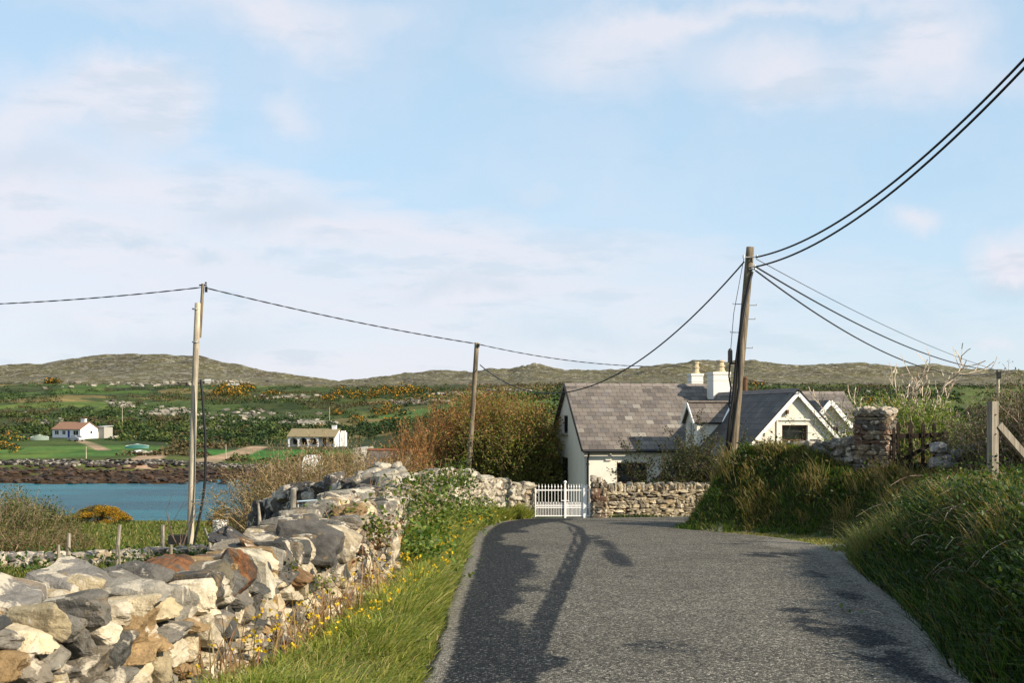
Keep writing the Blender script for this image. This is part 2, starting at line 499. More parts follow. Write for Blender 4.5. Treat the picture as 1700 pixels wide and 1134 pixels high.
def terrain(x, y):
    x = np.asarray(x, float); y = np.asarray(y, float)
    R = np.hypot(x, y); Yr = np.where(y > 0, np.maximum(y, R * .55), R * .5)
    u = np.where(y > 0, x / np.maximum(y, 1e-3), np.sign(x) * 9)
    u = np.clip(u, -9, 9)
    wl = sstep(u, -.30, -.20)       # left -> middle
    wr = sstep(u, -.13, .02)        # middle -> right
    zl = np.interp(Yr, LP[:, 0], LP[:, 1]); zm = np.interp(Yr, MP_[:, 0], MP_[:, 1]); zr = np.interp(Yr, RP[:, 0], RP[:, 1])
    z = (zl * (1 - wl) + zm * wl) * (1 - wr) + zr * wr
    # rolling detail
    z = z + (fbm(x / 9, y / 9, 3, 3) - .5) * .35 * sstep(Yr, 45, 75) * (1 - sstep(Yr, 92, 98) * (1 - sstep(Yr, 190, 205)) * (1 - wr))
    z = z + (fbm(x / 55, y / 55, 4, 5) - .5) * 7 * sstep(Yr, 380, 600)
    # shore wobble
    z = z + (fbm(x / 6, y / 6, 4, 9) - .5) * .7 * sstep(Yr, 150, 162) * (1 - sstep(Yr, 190, 215)) * (1 - wr)
    # hills
    pu = CX + F * u
    sl = pu < 1e9
    hl = (HY - 18 - np.interp(pu, SKY_L[:, 0], SKY_L[:, 1])) / F * 2500
    hr = (HY - 20 - np.interp(pu, SKY_R[:, 0], SKY_R[:, 1])) / F * 3000
    t1 = np.clip((Yr - 1250) / 1250, 0, 1.6); t2 = np.clip((Yr - 1350) / 1650, 0, 1.6)
    e1 = np.where(t1 < 1, np.sin(t1 * np.pi / 2) ** .75, 1 - (t1 - 1) * .9); e2 = np.where(t2 < 1, np.sin(t2 * np.pi / 2) ** .8, 1 - (t2 - 1) * .9)
    zb1 = 31.5
    rug = (fbm(x / 190, y / 190, 6, 21, .55) - .5)
    rg = (1 - np.abs(2 * fbm(x / 120, y / 120, 5, 33, .55) - 1)) - .75
    hill1 = zb1 + (hl - zb1) * e1 + (rug * 24 + rg * 22) * sstep(t1, 0, .3) * (1 - .75 * sstep(t1, .55, .95))
    hill2 = zb1 + (hr - zb1) * e2 + (rug * 30 + rg * 26) * sstep(t2, 0, .3) * (1 - .75 * sstep(t2, .55, .95))
    hill1 = np.where(t1 > 0, hill1, -99); hill2 = np.where(t2 > 0, hill2, -99)
    far = np.maximum(hill1, hill2)
    z = np.where(Yr > 1250, np.maximum(np.minimum(z, 33), far), z)
    # --- near ground: road bench, verges, bank
    rz = road_z(x, y)
    ed = np.interp(y, [p[1] for p in LEFT_E[:7]], [p[0] for p in LEFT_E[:7]])
    dl = ed - x                                        # distance left of the road edge
    near = (y < 34.5)
    # left verge rises a touch to the wall then drops to the field
    verge = rz + .05 * sstep(dl, 0, .5) + .10 * sstep(dl, .4, 1.1)
    k = sstep(dl, 1.0, 2.3)
    zleft = verge * (1 - k) + z * k
    zn = np.where(dl > 0, zleft, rz - .035)
    # beyond the bend: road bench, garden level
    beyond = sstep(y, 35.2, 39.5)
    zb_ = (rz - .02) * (1 - beyond) + z * beyond
    zl2 = z * sstep(-x, 0.3, 4.5) + zb_ * (1 - sstep(-x, 0.3, 4.5))
    blend = sstep(y, 32.5, 35.5)
    znear = zn * (1 - blend) + zl2 * blend
    znear = np.where(y > 46, z, znear)
    # right bank
    sd_ = poly_sd(x, y, BANK_POLY)
    pl = np.interp(y, [-30, 0, 8, 12, 15, 18, 21.7, 24, 27, 31, 34, 40], [-1.0, -1.0, -1.0, -1.05, -1.2, -1.35, -1.47, -1.5, -1.42, -1.3, -1.5, -2.2])
    pl = pl + .46 * np.exp(-(((x - 6.0) / 1.3) ** 2 + ((y - 28.8) / 1.6) ** 2) ** 1.5) + .15 * np.exp(-(((x - 7.4) / 1.2) ** 2 + ((y - 28.6) / 1.5) ** 2))
    pl = pl + np.clip(x - 9, 0, 40) * .02
    reach = np.interp(y, [0, 12, 20, 24, 27, 30], [1.3, 1.3, 1.35, 1.35, 1.6, 1.2])
    prof = sstep(sd_ / reach, 0.0, 1.0) ** .8
    bumps = (fbm(x * 1.1, y * 1.1, 3, 44) - .5) * .28 * prof + (fbm(x * 3.1, y * 3.1, 2, 47) - .5) * .12 * np.clip(prof * 4, 0, 1)
    zbank = rz + (pl - rz) * prof + bumps
    rt = sstep(y, 34, 45)
    znear = np.where(sd_ > 0, zbank * (1 - rt) + z * rt, znear)
    z = np.where((y < 46) & (R < 90), znear, z)
    fade = sstep(R, 55, 90)
    z = z + (fbm(x * 2.3, y * 2.3, 3, 50) - .5) * .07 * ((dl > .4) | (sd_ > .3)) * (y < 60)
    return z

def H(x, y):
    return float(terrain(np.array([float(x)]), np.array([float(y)]))[0])

def ray_hit(p, q, y0=40.0, y1=2400.0):
    """world point where the sight line through photo pixel (p, q) meets the ground"""
    Y = np.geomspace(y0, y1, 4000)
    z = terrain((p - CX) / F * Y, Y); zr = (HY - q) / F * Y
    i = np.argmax(z >= zr)
    return Vector(((p - CX) / F * Y[i], Y[i], z[i]))

# ---- material of the ground
def ground_mat():
    m, t = new_mat('ground')
    tc = t.n('ShaderNodeTexCoord').outputs['Object']
    c = t.n('ShaderNodeVertexColor', layer_name='Col').outputs[0]
    mk = t.n('ShaderNodeVertexColor', layer_name='Msk').outputs[0]
    s = t.n('ShaderNodeSeparateColor', i_0=mk)
    heath, gravel, weed = s.outputs[0], s.outputs[1], s.outputs[2]
    n1 = t.noise(tc, .9, 8, .7); n2 = t.noise(tc, .06, 8, .72); n3 = t.noise(tc, 9.0, 6, .7)
    c = t.mix(1.0, c, t.ramp(n1, [(.3, .55), (.7, 1.45)]), 'MULTIPLY')
    c = t.mix(1.0, c, t.mix(t.smooth(n2, .35, .68), (.62, .66, .6), (1.5, 1.25, 1.3)), 'MULTIPLY')
    # heath hillside: brown and olive with pale outcrops
    h1 = t.noise(tc, .018, 9, .68, .3); h2 = t.noise(tc, .05, 9, .72, .5)
    hc = t.ramp(h1, [(.30, (.030, .026, .018)), (.42, (.068, .056, .032)), (.55, (.085, .080, .036)), (.66, (.115, .09, .055)), (.78, (.062, .066, .030))])
    mpv = t.n('ShaderNodeMapping', i_Vector=tc); mpv.inputs['Rotation'].default_value = (0, 0, .35); mpv.inputs['Scale'].default_value = (.05, .11, .16)
    rk = t.noise(mpv.outputs[0], 1.0, 10, .74, .4)
    hc = t.mix(t.smooth(h2, .52, .66), hc, (.034, .034, .026))
    hc = t.mix(t.math('MULTIPLY', t.smooth(rk, .56, .62), .85), hc, (.26, .245, .21))
    hc = t.mix(t.math('MULTIPLY', t.smooth(t.noise(mpv.outputs[0], 2.7, 8, .72), .56, .61), .9), hc, (.38, .35, .30))
    c = t.mix(heath, c, hc)
    g = t.mix(t.smooth(n3, .4, .62), (.10, .095, .08), (.27, .25, .21))
    c = t.mix(gravel, c, g)
    wd = t.ramp(t.noise(tc, .55, 8, .75), [(.3, (.010, .006, .004)), (.48, (.030, .015, .006)), (.6, (.062, .032, .010)), (.72, (.05, .045, .022))])
    c = t.mix(weed, c, wd)
    b = t.n('ShaderNodeBsdfPrincipled', i_Roughness=.95); b.inputs['Specular IOR Level'].default_value = .1
    t.l(c, b.inputs['Base Color'])
    bn = t.n('ShaderNodeBump', i_Strength=.5, i_Distance=.05, i_Height=n3)
    bn2 = t.n('ShaderNodeBump', i_Strength=.9, i_Distance=2.0, i_Height=t.math('MULTIPLY', rk, heath), i_Normal=bn.outputs[0])
    t.l(bn2.outputs[0], b.inputs['Normal'])
    t.n('ShaderNodeOutputMaterial', i_Surface=b.outputs[0])
    return m

def voro(x, y, s, seed):
    """jittered-grid Voronoi: returns cell hash and border distance"""
    gx = np.floor(x / s); gy = np.floor(y / s)
    d1 = np.full(x.shape, 1e9); d2 = np.full(x.shape, 1e9); idv = np.zeros(x.shape)
    for i in (-1, 0, 1):
        for j in (-1, 0, 1):
            cx = gx + i; cy = gy + j
            px_ = (cx + .15 + .7 * hash2(cx, cy, seed)) * s; py_ = (cy + .15 + .7 * hash2(cx, cy, seed + 1)) * s
            d = np.hypot(x - px_, y - py_); hh = hash2(cx, cy, seed + 2)
            new = d < d1
            d2 = np.where(new, d1, np.minimum(d2, d)); idv = np.where(new, hh, idv); d1 = np.where(new, d, d1)
    return idv, d2 - d1

def mk_spot(x, y, cx, cy, rx, ry, rot=0.0):
    c, s = math.cos(rot), math.sin(rot); dx = x - cx; dy = y - cy
    return 1 - sstep(np.hypot((dx * c + dy * s) / rx, (-dx * s + dy * c) / ry), .75, 1.05)

def path_d(x, y, pts):
    d = np.full(x.shape, 1e9)
    for (ax, ay), (bx, by) in zip(pts[:-1], pts[1:]):
        ex, ey = bx - ax, by - ay
        t = np.clip(((x - ax) * ex + (y - ay) * ey) / (ex * ex + ey * ey), 0, 1)
        d = np.minimum(d, np.hypot(x - ax - t * ex, y - ay - t * ey))
    return d

def build_ground():
    a1 = np.radians(np.arange(-33, 33.01, .12)); a2 = np.radians(np.arange(35, 325, 2.5))
    A = np.concatenate([a1, a2]); nA = len(A)
    R = [0.6]
    while R[-1] < 4400:
        r = R[-1]
        R.append(r * (1.035 if r < 5 else 1.0125 if r < 150 else 1.009 if r < 1500 else 1.008))
    R = np.array(R); nR = len(R)
    aa, rr = np.meshgrid(A, R)
    x = np.sin(aa) * rr; y = np.cos(aa) * rr
    z = terrain(x, y)
    v = np.stack([x, y, z], -1).reshape(-1, 3)
    i = np.arange(nR - 1)[:, None] * nA; j = np.arange(nA)[None, :]; j2 = (j + 1) % nA
    q = np.stack([i + j, i + nA + j, i + nA + j2, i + j2], -1).reshape(-1, 4)
    # centre fan
    mb = MB()
    x = v[:, 0]; y = v[:, 1]; Y = y
    u = x / np.maximum(y, 1)
    n = len(v)
    c = np.zeros((n, 3)); g = lambda a: np.array(a)[None, :]
    f1 = fbm(x / 30, y / 30, 4, 61)[:, None]; f2 = fbm(x / 3, y / 3, 4, 62)[:, None]; f3 = fbm(x / 140, y / 140, 4, 63)[:, None]
    c[:] = g((.045, .075, .016)) * (1 - f2) + g((.10, .125, .026)) * f2
    # mid fields
    idv, bd = voro(x + 30 * fbm(x / 80, y / 80, 2, 70), y * .55, 62, 71)
    pal = np.array([(.050, .080, .018), (.042, .060, .016), (.080, .095, .026), (.034, .048, .014), (.12, .105, .04), (.048, .088, .018), (.030, .040, .014), (.070, .11, .022)])
    fc = pal[(idv * 7.99).astype(int)]
    fm = sstep(Y, 200, 230)[:, None] * (1 - sstep(Y, 1230, 1400))[:, None]
    mixf = fc * (.75 + .5 * f1)
    mixf = mixf * (1 - sstep(f3, .52, .62) * .5) + g((.026, .042, .013)) * sstep(f3, .52, .62) * .5
    c = c * (1 - fm) + mixf * fm
    f4 = fbm(x / 22 + 9, y / 45, 4, 66)[:, None]
    mixf = mixf * (1 - sstep(f4, .50, .62) * .6) + g((.115, .105, .036)) * sstep(f4, .50, .62) * .6
    f5 = fbm(x / 16 - 7, y / 40, 4, 67)[:, None]
    mixf = mixf * (1 - sstep(f5, .54, .62) * .55) + g((.028, .042, .014)) * sstep(f5, .54, .62) * .55
    hedge = ((bd < 5) & (Y > 215) & (Y < 1300))
    c = np.where(hedge[:, None], g((.022, .036, .012)) * (1 + f1), c)
    # right hand pasture behind the cottage
    rp = (sstep(u, .16, .22) * sstep(Y, 120, 160) * (1 - sstep(Y, 900, 1200)))[:, None]
    c = c * (1 - rp) + (g((.085, .105, .026)) * (1 - f1) + g((.05, .085, .02)) * f1) * rp * 1.0
    # lawns and bare patches found along sight lines
    def paint(p, q, rx, ry, col, rot=0.0, k=1.0):
        nonlocal c
        h = ray_hit(p, q, 165)
        m = (mk_spot(x, y, h.x, h.y, rx, ry, rot) * k)[:, None]
        c = c * (1 - m) + g(col) * (.85 + .3 * f2) * m
    paint(470, 753, 19, 26, (.030, .115, .018)); paint(430, 762, 12, 14, (.030, .115, .018))
    paint(110, 748, 22, 38, (.055, .115, .022)); paint(60, 755, 9, 16, (.07, .12, .022)); paint(190, 752, 12, 20, (.045, .105, .02))
    paint(410, 637, 40, 60, (.035, .10, .022)); paint(330, 640, 30, 40, (.06, .10, .025))
    paint(230, 718, 16, 12, (.13, .12, .035)); paint(330, 712, 20, 12, (.10, .10, .035)); paint(120, 665, 30, 14, (.15, .13, .05)); paint(300, 662, 38, 14, (.15, .13, .05))
    paint(830, 680, 20, 40, (.075, .13, .026)); paint(760, 668, 40, 40, (.06, .125, .024)); paint(880, 660, 60, 60, (.06, .12, .025))
    paint(700, 690, 24, 22, (.07, .125, .025)); paint(640, 745, 16, 22, (.06, .12, .022)); paint(700, 735, 16, 26, (.06, .12, .022))
    paint(650, 668, 26, 16, (.16, .14, .05))
    sand = (.24, .19, .12)
    for pts, wd in (([(335, 768), (390, 755), (428, 742)], 2.6), ([(128, 731), (150, 737), (172, 748)], 1.5), ([(236, 775), (242, 762), (262, 752)], 2.6)):
        w = [ray_hit(p, q, 165) for p, q in pts]
        d = path_d(x, y, [(k.x, k.y) for k in w])
        m = (1 - sstep(d, wd * .7, wd * 1.2))[:, None] * (Y > 160)[:, None]
        c = c * (1 - m) + g(sand) * m
    # near field left: yellow green
    nf = ((x < -2.5) & (Y < 100) & (Y > -40))[:, None]
    cn = g((.10, .115, .028)) * (1 - f2) + g((.17, .145, .05)) * f2
    cn = cn * (1 - sstep(f1, .5, .62) * .6) + g((.05, .075, .018)) * sstep(f1, .5, .62) * .6
    c = np.where(nf, cn, c)
    # verge soil, bank soil
    sdk = poly_sd(x, y, BANK_POLY)
    edl = np.interp(y, [p[1] for p in LEFT_E[:7]], [p[0] for p in LEFT_E[:7]])
    soil = ((x < edl - .15) & (x > -2.6) & (Y < 36)) | ((sdk > 0) & (Y < 40))
    c = np.where(soil[:, None], g((.035, .042, .014)) * (.7 + .6 * f2), c)
    # masks
    msk = np.zeros((n, 3))
    msk[:, 0] = sstep(Y + (fbm(x / 40, y / 40, 3, 81) - .5) * 120 + np.where(u < -.1, 0, 40), 1180, 1270)
    dr = (1 - sstep(np.hypot((x - 6.3) / 1.0, (y - 22.6) / 1.6), .5, 1.3))
    msk[:, 1] = np.clip(dr * .75 * (fbm(x * 1.5, y * 1.5, 3, 83) + .3), 0, 1) + ((x > edl - .18) & (x < edl + .1) & (Y < 34)) * .9
    msk[:, 1] = np.maximum(msk[:, 1], ((sdk > -.6) & (sdk < -.08) & (Y < 34)) * .9)
    msk[:, 1] = np.maximum(msk[:, 1], ((x > 1.8) & (x < 14) & (Y > 34.5) & (Y < 37.2)) * .8)
    zz = v[:, 2]
    msk[:, 2] = (1 - sstep(zz + (f2[:, 0] - .5) * .5, -8.5, -8.25)) * (Y > 145) * (Y < 200) + (zz < -8.9) * 1.0
    msk = np.clip(msk, 0, 1)
    mb.add(v, q, c)
    mb.ng.append(list(range(nA))[::-1])
    o = mb.build('ground', ground_mat(), smooth=True)
    at = o.data.color_attributes.new('Msk', 'FLOAT_COLOR', 'POINT')
    at.data.foreach_set('color', np.concatenate([msk, np.ones((n, 1))], 1).astype(np.float32).ravel())
    setp(o, 'green coastal ground rising from the inlet to brown stony hills', kind='structure')
build_ground()

def water_mat():
    m, t = new_mat('water')
    tc = t.n('ShaderNodeTexCoord').outputs['Object']
    mp = t.n('ShaderNodeMapping', i_Vector=tc); mp.inputs['Scale'].default_value = (.75, 1.6, 1)
    a = t.noise(mp.outputs[0], .9, 6, .65); b2 = t.noise(mp.outputs[0], .07, 5, .6)
    c = t.mix(t.smooth(b2, .38, .64), (.001, .048, .072), (.004, .10, .125))
    b = t.n('ShaderNodeBsdfPrincipled', i_Roughness=.32, i_IOR=1.33)
    b.inputs['Specular IOR Level'].default_value = .22
    t.l(c, b.inputs['Base Color'])
    bn = t.n('ShaderNodeBump', i_Strength=1.0, i_Distance=.45, i_Height=a); t.l(bn.outputs[0], b.inputs['Normal'])
    t.n('ShaderNodeOutputMaterial', i_Surface=b.outputs[0])
    return m
mb = MB(); xs = np.linspace(-420, 20, 60); ys = np.linspace(80, 190, 40); gx, gy = np.meshgrid(xs, ys)
i = np.arange(39)[:, None] * 60; j = np.arange(59)[None, :]
mb.add(np.stack([gx, gy, np.full(gx.shape, WATER_Z)], -1), np.stack([i + j, i + j + 1, i + 61 + j, i + 60 + j], -1).reshape(-1, 4))
setp(mb.build('water', water_mat(), smooth=True), 'blue green rippled water of the narrow inlet', kind='structure')

# ------------------------------------------------------------------ road
def resample(P, n):
    P = np.array(P, float); s = np.concatenate([[0], np.cumsum(np.hypot(*np.diff(P, axis=0).T))])
    # Catmull-Rom through the points
    out = []
    for k in range(n):
        t = s[-1] * k / (n - 1); i = min(max(np.searchsorted(s, t, side='right') - 1, 0), len(P) - 2)
        f = (t - s[i]) / (s[i + 1] - s[i])
        p0 = P[max(i - 1, 0)]; p1 = P[i]; p2 = P[i + 1]; p3 = P[min(i + 2, len(P) - 1)]
        m1 = (p2 - p0) / 2 if i > 0 else p2 - p1; m2 = (p3 - p1) / 2 if i < len(P) - 2 else p2 - p1
        L = s[i + 1] - s[i]
        if i > 0: m1 = (p2 - p0) / (s[i + 1] - s[i - 1]) * L
        if i < len(P) - 2: m2 = (p3 - p1) / (s[i + 2] - s[i]) * L
        out.append((2 * f ** 3 - 3 * f * f + 1) * p1 + (f ** 3 - 2 * f * f + f) * m1 + (-2 * f ** 3 + 3 * f * f) * p2 + (f ** 3 - f * f) * m2)
    return np.array(out)

def road_mat():
    m, t = new_mat('chipped asphalt')
    tc = t.n('ShaderNodeTexCoord').outputs['Object']
    tar_shade = t.n('ShaderNodeVertexColor', layer_name='Col').outputs[0]
    s = t.n('ShaderNodeSeparateColor', i_0=tar_shade)
    chip = t.n('ShaderNodeTexVoronoi', i_Scale=66.0); t.l(tc, chip.inputs['Vector'])
    cs = t.n('ShaderNodeSeparateColor', i_0=chip.outputs['Color'])
    ch = t.ramp(cs.outputs[0], [(0.0, (.022, .021, .019)), (.35, (.062, .057, .049)), (.7, (.125, .114, .095)), (.93, (.25, .23, .19)), (1.0, (.44, .41, .34))])
    big = t.noise(tc, .5, 7, .65); mid = t.noise(tc, 3.2, 6, .7)
    ch = t.mix(1.0, ch, t.ramp(big, [(.3, .84), (.7, 1.16)]), 'MULTIPLY')
    ch = t.mix(1.0, ch, t.ramp(mid, [(.3, .8), (.7, 1.2)]), 'MULTIPLY')
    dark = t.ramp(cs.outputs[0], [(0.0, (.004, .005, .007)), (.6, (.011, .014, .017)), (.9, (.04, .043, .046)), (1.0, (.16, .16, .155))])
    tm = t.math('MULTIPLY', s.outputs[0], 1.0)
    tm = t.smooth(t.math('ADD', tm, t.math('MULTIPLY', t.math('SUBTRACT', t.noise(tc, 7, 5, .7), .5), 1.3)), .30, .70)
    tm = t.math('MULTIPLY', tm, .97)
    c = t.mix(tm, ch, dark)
    grv = t.ramp(cs.outputs[0], [(0, (.05, .046, .04)), (.5, (.14, .128, .108)), (1, (.36, .33, .28))])
    c = t.mix(t.smooth(t.math('ADD', s.outputs[1], t.math('MULTIPLY', t.math('SUBTRACT', mid, .5), .8)), .4, .75), c, grv)
    b = t.n('ShaderNodeBsdfPrincipled', i_Roughness=.88); b.inputs['Specular IOR Level'].default_value = .12
    t.l(c, b.inputs['Base Color'])
    bn = t.n('ShaderNodeBump', i_Strength=1.0, i_Distance=.011, i_Height=t.math('SUBTRACT', cs.outputs[1], chip.outputs['Distance'])); t.l(bn.outputs[0], b.inputs['Normal'])
    t.n('ShaderNodeOutputMaterial', i_Surface=b.outputs[0])
    return m

def road_pt(p, q):
    """point of the road seen at photo pixel (p, q)"""
    Y = 3110 / (q - 771.2)
    return ((p - CX) / F * Y, Y)

def build_road():
    n = 900; mm = 80
    L = resample(LEFT_E, n); R_ = resample(RIGHT_E, n)
    t = np.linspace(0, 1, mm)[None, :, None]
    wob = (fbm(L[:, 0] * 2 + 5, L[:, 1] * 2, 3, 91) - .5) * .22
    P = L[:, None, :] * (1 - t) + R_[:, None, :] * t
    P[:, 0, 0] += wob; P[:, 1, 0] += wob * .5
    x = P[..., 0]; y = P[..., 1]
    tt = t[..., 0]
    z = road_z(x, y) + .012 + .035 * np.sin(np.pi * tt) ** .7 - .02 * 0
    z[:, 0] -= .05; z[:, -1] -= .04
    tar_shade = np.zeros(x.shape)
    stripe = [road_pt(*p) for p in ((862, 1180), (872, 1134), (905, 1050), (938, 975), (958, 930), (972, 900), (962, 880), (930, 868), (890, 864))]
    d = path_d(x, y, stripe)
    tar_shade = np.maximum(tar_shade, 1 - sstep(d, .02, .15))
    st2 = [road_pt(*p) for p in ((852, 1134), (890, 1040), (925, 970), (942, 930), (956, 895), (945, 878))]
    tar_shade = np.maximum(tar_shade, .8 * (1 - sstep(path_d(x, y, st2), .0, .11)))
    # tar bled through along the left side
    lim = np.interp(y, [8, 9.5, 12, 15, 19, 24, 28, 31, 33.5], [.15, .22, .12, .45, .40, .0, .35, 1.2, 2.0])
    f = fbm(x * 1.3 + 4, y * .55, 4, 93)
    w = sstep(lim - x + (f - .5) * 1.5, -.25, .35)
    tar_shade = np.maximum(tar_shade, w * .98 * (y < 34))
    for (p, q, rx, ry, k) in ((1022, 930, .30, 3.2, .75), (1000, 905, .3, 4, .7), (1030, 960, .25, 1.2, .6), (1090, 1080, .55, .5, .5), (1400, 1050, .6, 1.3, 1.0), (1480, 1085, .55, 1.3, 1.0), (1550, 1120, .45, 1.2, 1.0), (1345, 1020, .5, .4, .8), (1440, 1000, .35, 1.6, .8), (1390, 960, .5, 2.0, .7), (1340, 1022, .35, .3, .6), (1230, 905, 1.4, .8, .6), (1300, 925, 1.1, .9, .8), (1180, 885, 1.6, .8, .55), (1110, 1090, .5, .35, .45)):  # right-hand patches paint the bank's shadow into the road; the others are tar
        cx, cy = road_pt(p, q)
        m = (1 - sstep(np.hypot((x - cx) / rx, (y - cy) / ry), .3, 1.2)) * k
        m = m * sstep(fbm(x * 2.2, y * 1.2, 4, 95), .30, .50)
        tar_shade = np.maximum(tar_shade, m)
    tar_shade = np.clip(tar_shade, 0, 1)
    de = np.minimum(tt * 3.9, 9)
    er = (1 - tt) * 4.0
    grav = np.maximum(1 - sstep(de, .05, .32), (1 - sstep(er, .05, .5)) * .75) * (y < 34)
    farside = sstep(x, 2.0, 3.0) * sstep(y, 33.9, 34.6)
    grav = np.maximum(grav, farside * .8)
    lay = (1 - sstep(np.hypot((x - 5.6) / 1.3, (y - 22.8) / 3.2), .4, 1.0)) * .7
    grav = np.maximum(grav, lay)
    tar_shade = tar_shade * (1 - grav * .9)
    col = np.stack([tar_shade, grav, np.zeros_like(tar_shade)], -1).reshape(-1, 3)
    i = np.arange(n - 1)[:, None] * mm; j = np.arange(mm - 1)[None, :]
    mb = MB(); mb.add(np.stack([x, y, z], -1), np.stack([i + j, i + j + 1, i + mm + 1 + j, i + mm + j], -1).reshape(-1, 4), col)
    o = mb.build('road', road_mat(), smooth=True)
    setp(o, 'narrow grey chipped asphalt lane with dark tarred patches and painted bank shadow bending right', kind='structure')
build_road()
# ------------------------------------------------------------------ materials for built things
def render_mat(name, col):
    m, t = new_mat(name)
    tc = t.n('ShaderNodeTexCoord').outputs['Object']
    a = t.noise(tc, 1.3, 7, .65); b2 = t.noise(tc, 14, 5, .6)
    mp = t.n('ShaderNodeMapping', i_Vector=tc); mp.inputs['Scale'].default_value = (3.0, 3.0, .35)
    st = t.noise(mp.outputs[0], 1.0, 6, .7)
    c = t.mix(t.smooth(a, .45, .75), col, tuple(k * .88 for k in col))
    c = t.mix(t.math('MULTIPLY', t.smooth(st, .55, .72), .35), c, (.42, .40, .33))
    c = t.mix(t.math('MULTIPLY', t.smooth(b2, .6, .75), .15), c, (.5, .48, .42))
    b = t.n('ShaderNodeBsdfPrincipled', i_Roughness=.9); b.inputs['Specular IOR Level'].default_value = .15
    t.l(c, b.inputs['Base Color'])
    bn = t.n('ShaderNodeBump', i_Strength=.35, i_Distance=.01, i_Height=t.noise(tc, 60, 4, .6)); t.l(bn.outputs[0], b.inputs['Normal'])
    t.n('ShaderNodeOutputMaterial', i_Surface=b.outputs[0])
    return m

def slate_mat(name, dark=1.0):
    """slates laid in the roof's own UV, in metres"""
    m, t = new_mat(name)
    uv = t.n('ShaderNodeUVMap', uv_map='UVMap').outputs[0]
    bk = t.n('ShaderNodeTexBrick', offset=.5, i_Vector=uv, i_Scale=1.0)
    bk.inputs['Color1'].default_value = (.0, .0, .0, 1); bk.inputs['Color2'].default_value = (1, 1, 1, 1); bk.inputs['Mortar'].default_value = (.5, .5, .5, 1)
    bk.inputs['Mortar Size'].default_value = .007; bk.inputs['Mortar Smooth'].default_value = .2
    bk.inputs['Brick Width'].default_value = .33; bk.inputs['Row Height'].default_value = .27; bk.inputs['Bias'].default_value = 0
    d = dark
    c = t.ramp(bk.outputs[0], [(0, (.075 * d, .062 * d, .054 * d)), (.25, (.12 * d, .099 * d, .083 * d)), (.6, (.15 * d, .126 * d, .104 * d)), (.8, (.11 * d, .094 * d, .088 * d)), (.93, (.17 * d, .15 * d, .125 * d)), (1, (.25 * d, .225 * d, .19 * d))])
    n = t.noise(uv, 1.2, 6, .65)
    c = t.mix(1.0, c, t.ramp(n, [(.3, .72), (.7, 1.25)]), 'MULTIPLY')
    li = t.smooth(t.noise(uv, 6, 7, .7), .6, .72)
    c = t.mix(t.math('MULTIPLY', li, .55), c, (.33, .31, .26))
    c = t.mix(bk.outputs[1], c, (.018, .018, .018))
    sp = t.n('ShaderNodeSeparateXYZ', i_0=uv)
    saw = t.math('FRACT', t.math('DIVIDE', sp.outputs[1], .27))
    b = t.n('ShaderNodeBsdfPrincipled', i_Roughness=.62); b.inputs['Specular IOR Level'].default_value = .35
    t.l(c, b.inputs['Base Color'])
    hgt = t.math('ADD', t.math('SUBTRACT', t.math('MULTIPLY', bk.outputs[0], .35), saw), t.math('MULTIPLY', bk.outputs[1], -1.2))
    bn = t.n('ShaderNodeBump', i_Strength=1.0, i_Distance=.012, i_Height=hgt)
    t.l(bn.outputs[0], b.inputs['Normal'])
    t.n('ShaderNodeOutputMaterial', i_Surface=b.outputs[0])
    return m

M_WALL = render_mat('cream render', (.66, .62, .53))
M_WHITE = mat_simple('white paint', (.78, .76, .72), .55, var=.06, dirt=(9, .58, (.42, .36, .27), .5))
M_SLATE = slate_mat('slate')
M_TILE = mat_simple('ridge tile', (.17, .145, .13), .85, var=.3, scale=5, bump=.5)
M_BROWN = mat_simple('brown timber frame', (.10, .042, .026), .5, var=.2)
M_BLACK = mat_simple('black plastic', (.012, .012, .013), .45, var=.1)
M_POT = mat_simple('buff clay', (.42, .34, .22), .8, var=.2, scale=8, dirt=(7, .55, (.12, .10, .07), .6))
M_STONEGREY = mat_simple('grey concrete', (.30, .285, .25), .9, var=.25, scale=9, bump=.5, dirt=(14, .56, (.12, .12, .10), .6))
M_RUST = mat_simple('rusty iron', (.11, .055, .03), .85, var=.4, scale=18, bump=.4)
def glass_mat():
    m, t = new_mat('window glass')
    b = t.n('ShaderNodeBsdfPrincipled', i_Roughness=.06)
    tc = t.n('ShaderNodeTexCoord').outputs['Object']
    c = t.mix(t.smooth(t.noise(tc, 2.5, 3, .5), .4, .6), (.012, .014, .014), (.03, .034, .032)); t.l(c, b.inputs['Base Color'])
    b.inputs['Specular IOR Level'].default_value = .6
    t.n('ShaderNodeOutputMaterial', i_Surface=b.outputs[0]); return m
M_GLASS = glass_mat()

def panel(name, mat, parent, o, u, v, n, outer, holes=(), depth=.16, col=(1, 1, 1), thick=.3):
    """wall panel with real openings: outline 'outer' and rectangular 'holes' (u0,v0,u1,v1) in plane coords; n outward"""
    o = np.array(o, float); u = np.array(u, float); v = np.array(v, float); n = np.array(n, float)
    loops = [[(a, b) for a, b in outer]] + [[(h[0], h[1]), (h[0], h[3]), (h[2], h[3]), (h[2], h[1])] for h in holes]
    flat = [p for l in loops for p in l]
    tris = tessellate_polygon([[Vector((a, b, 0)) for a, b in l] for l in loops])
    P = np.array([o + u * a + v * b for a, b in flat])
    mb = MB()
    mb.add(P, [list(t) for t in tris], col)
    k = len(loops[0])
    for l, hole in zip(loops[1:], holes):
        a = np.array([o + u * p + v * q for p, q in l]); b = a - n * depth
        mb.add(np.concatenate([a, b]), np.array([[i, (i + 1) % 4, 4 + (i + 1) % 4, 4 + i] for i in range(4)]), col)
        k += 4
    # inner skin so the wall has real thickness
    ob = mb.build(name, mat, parent)
    return ob

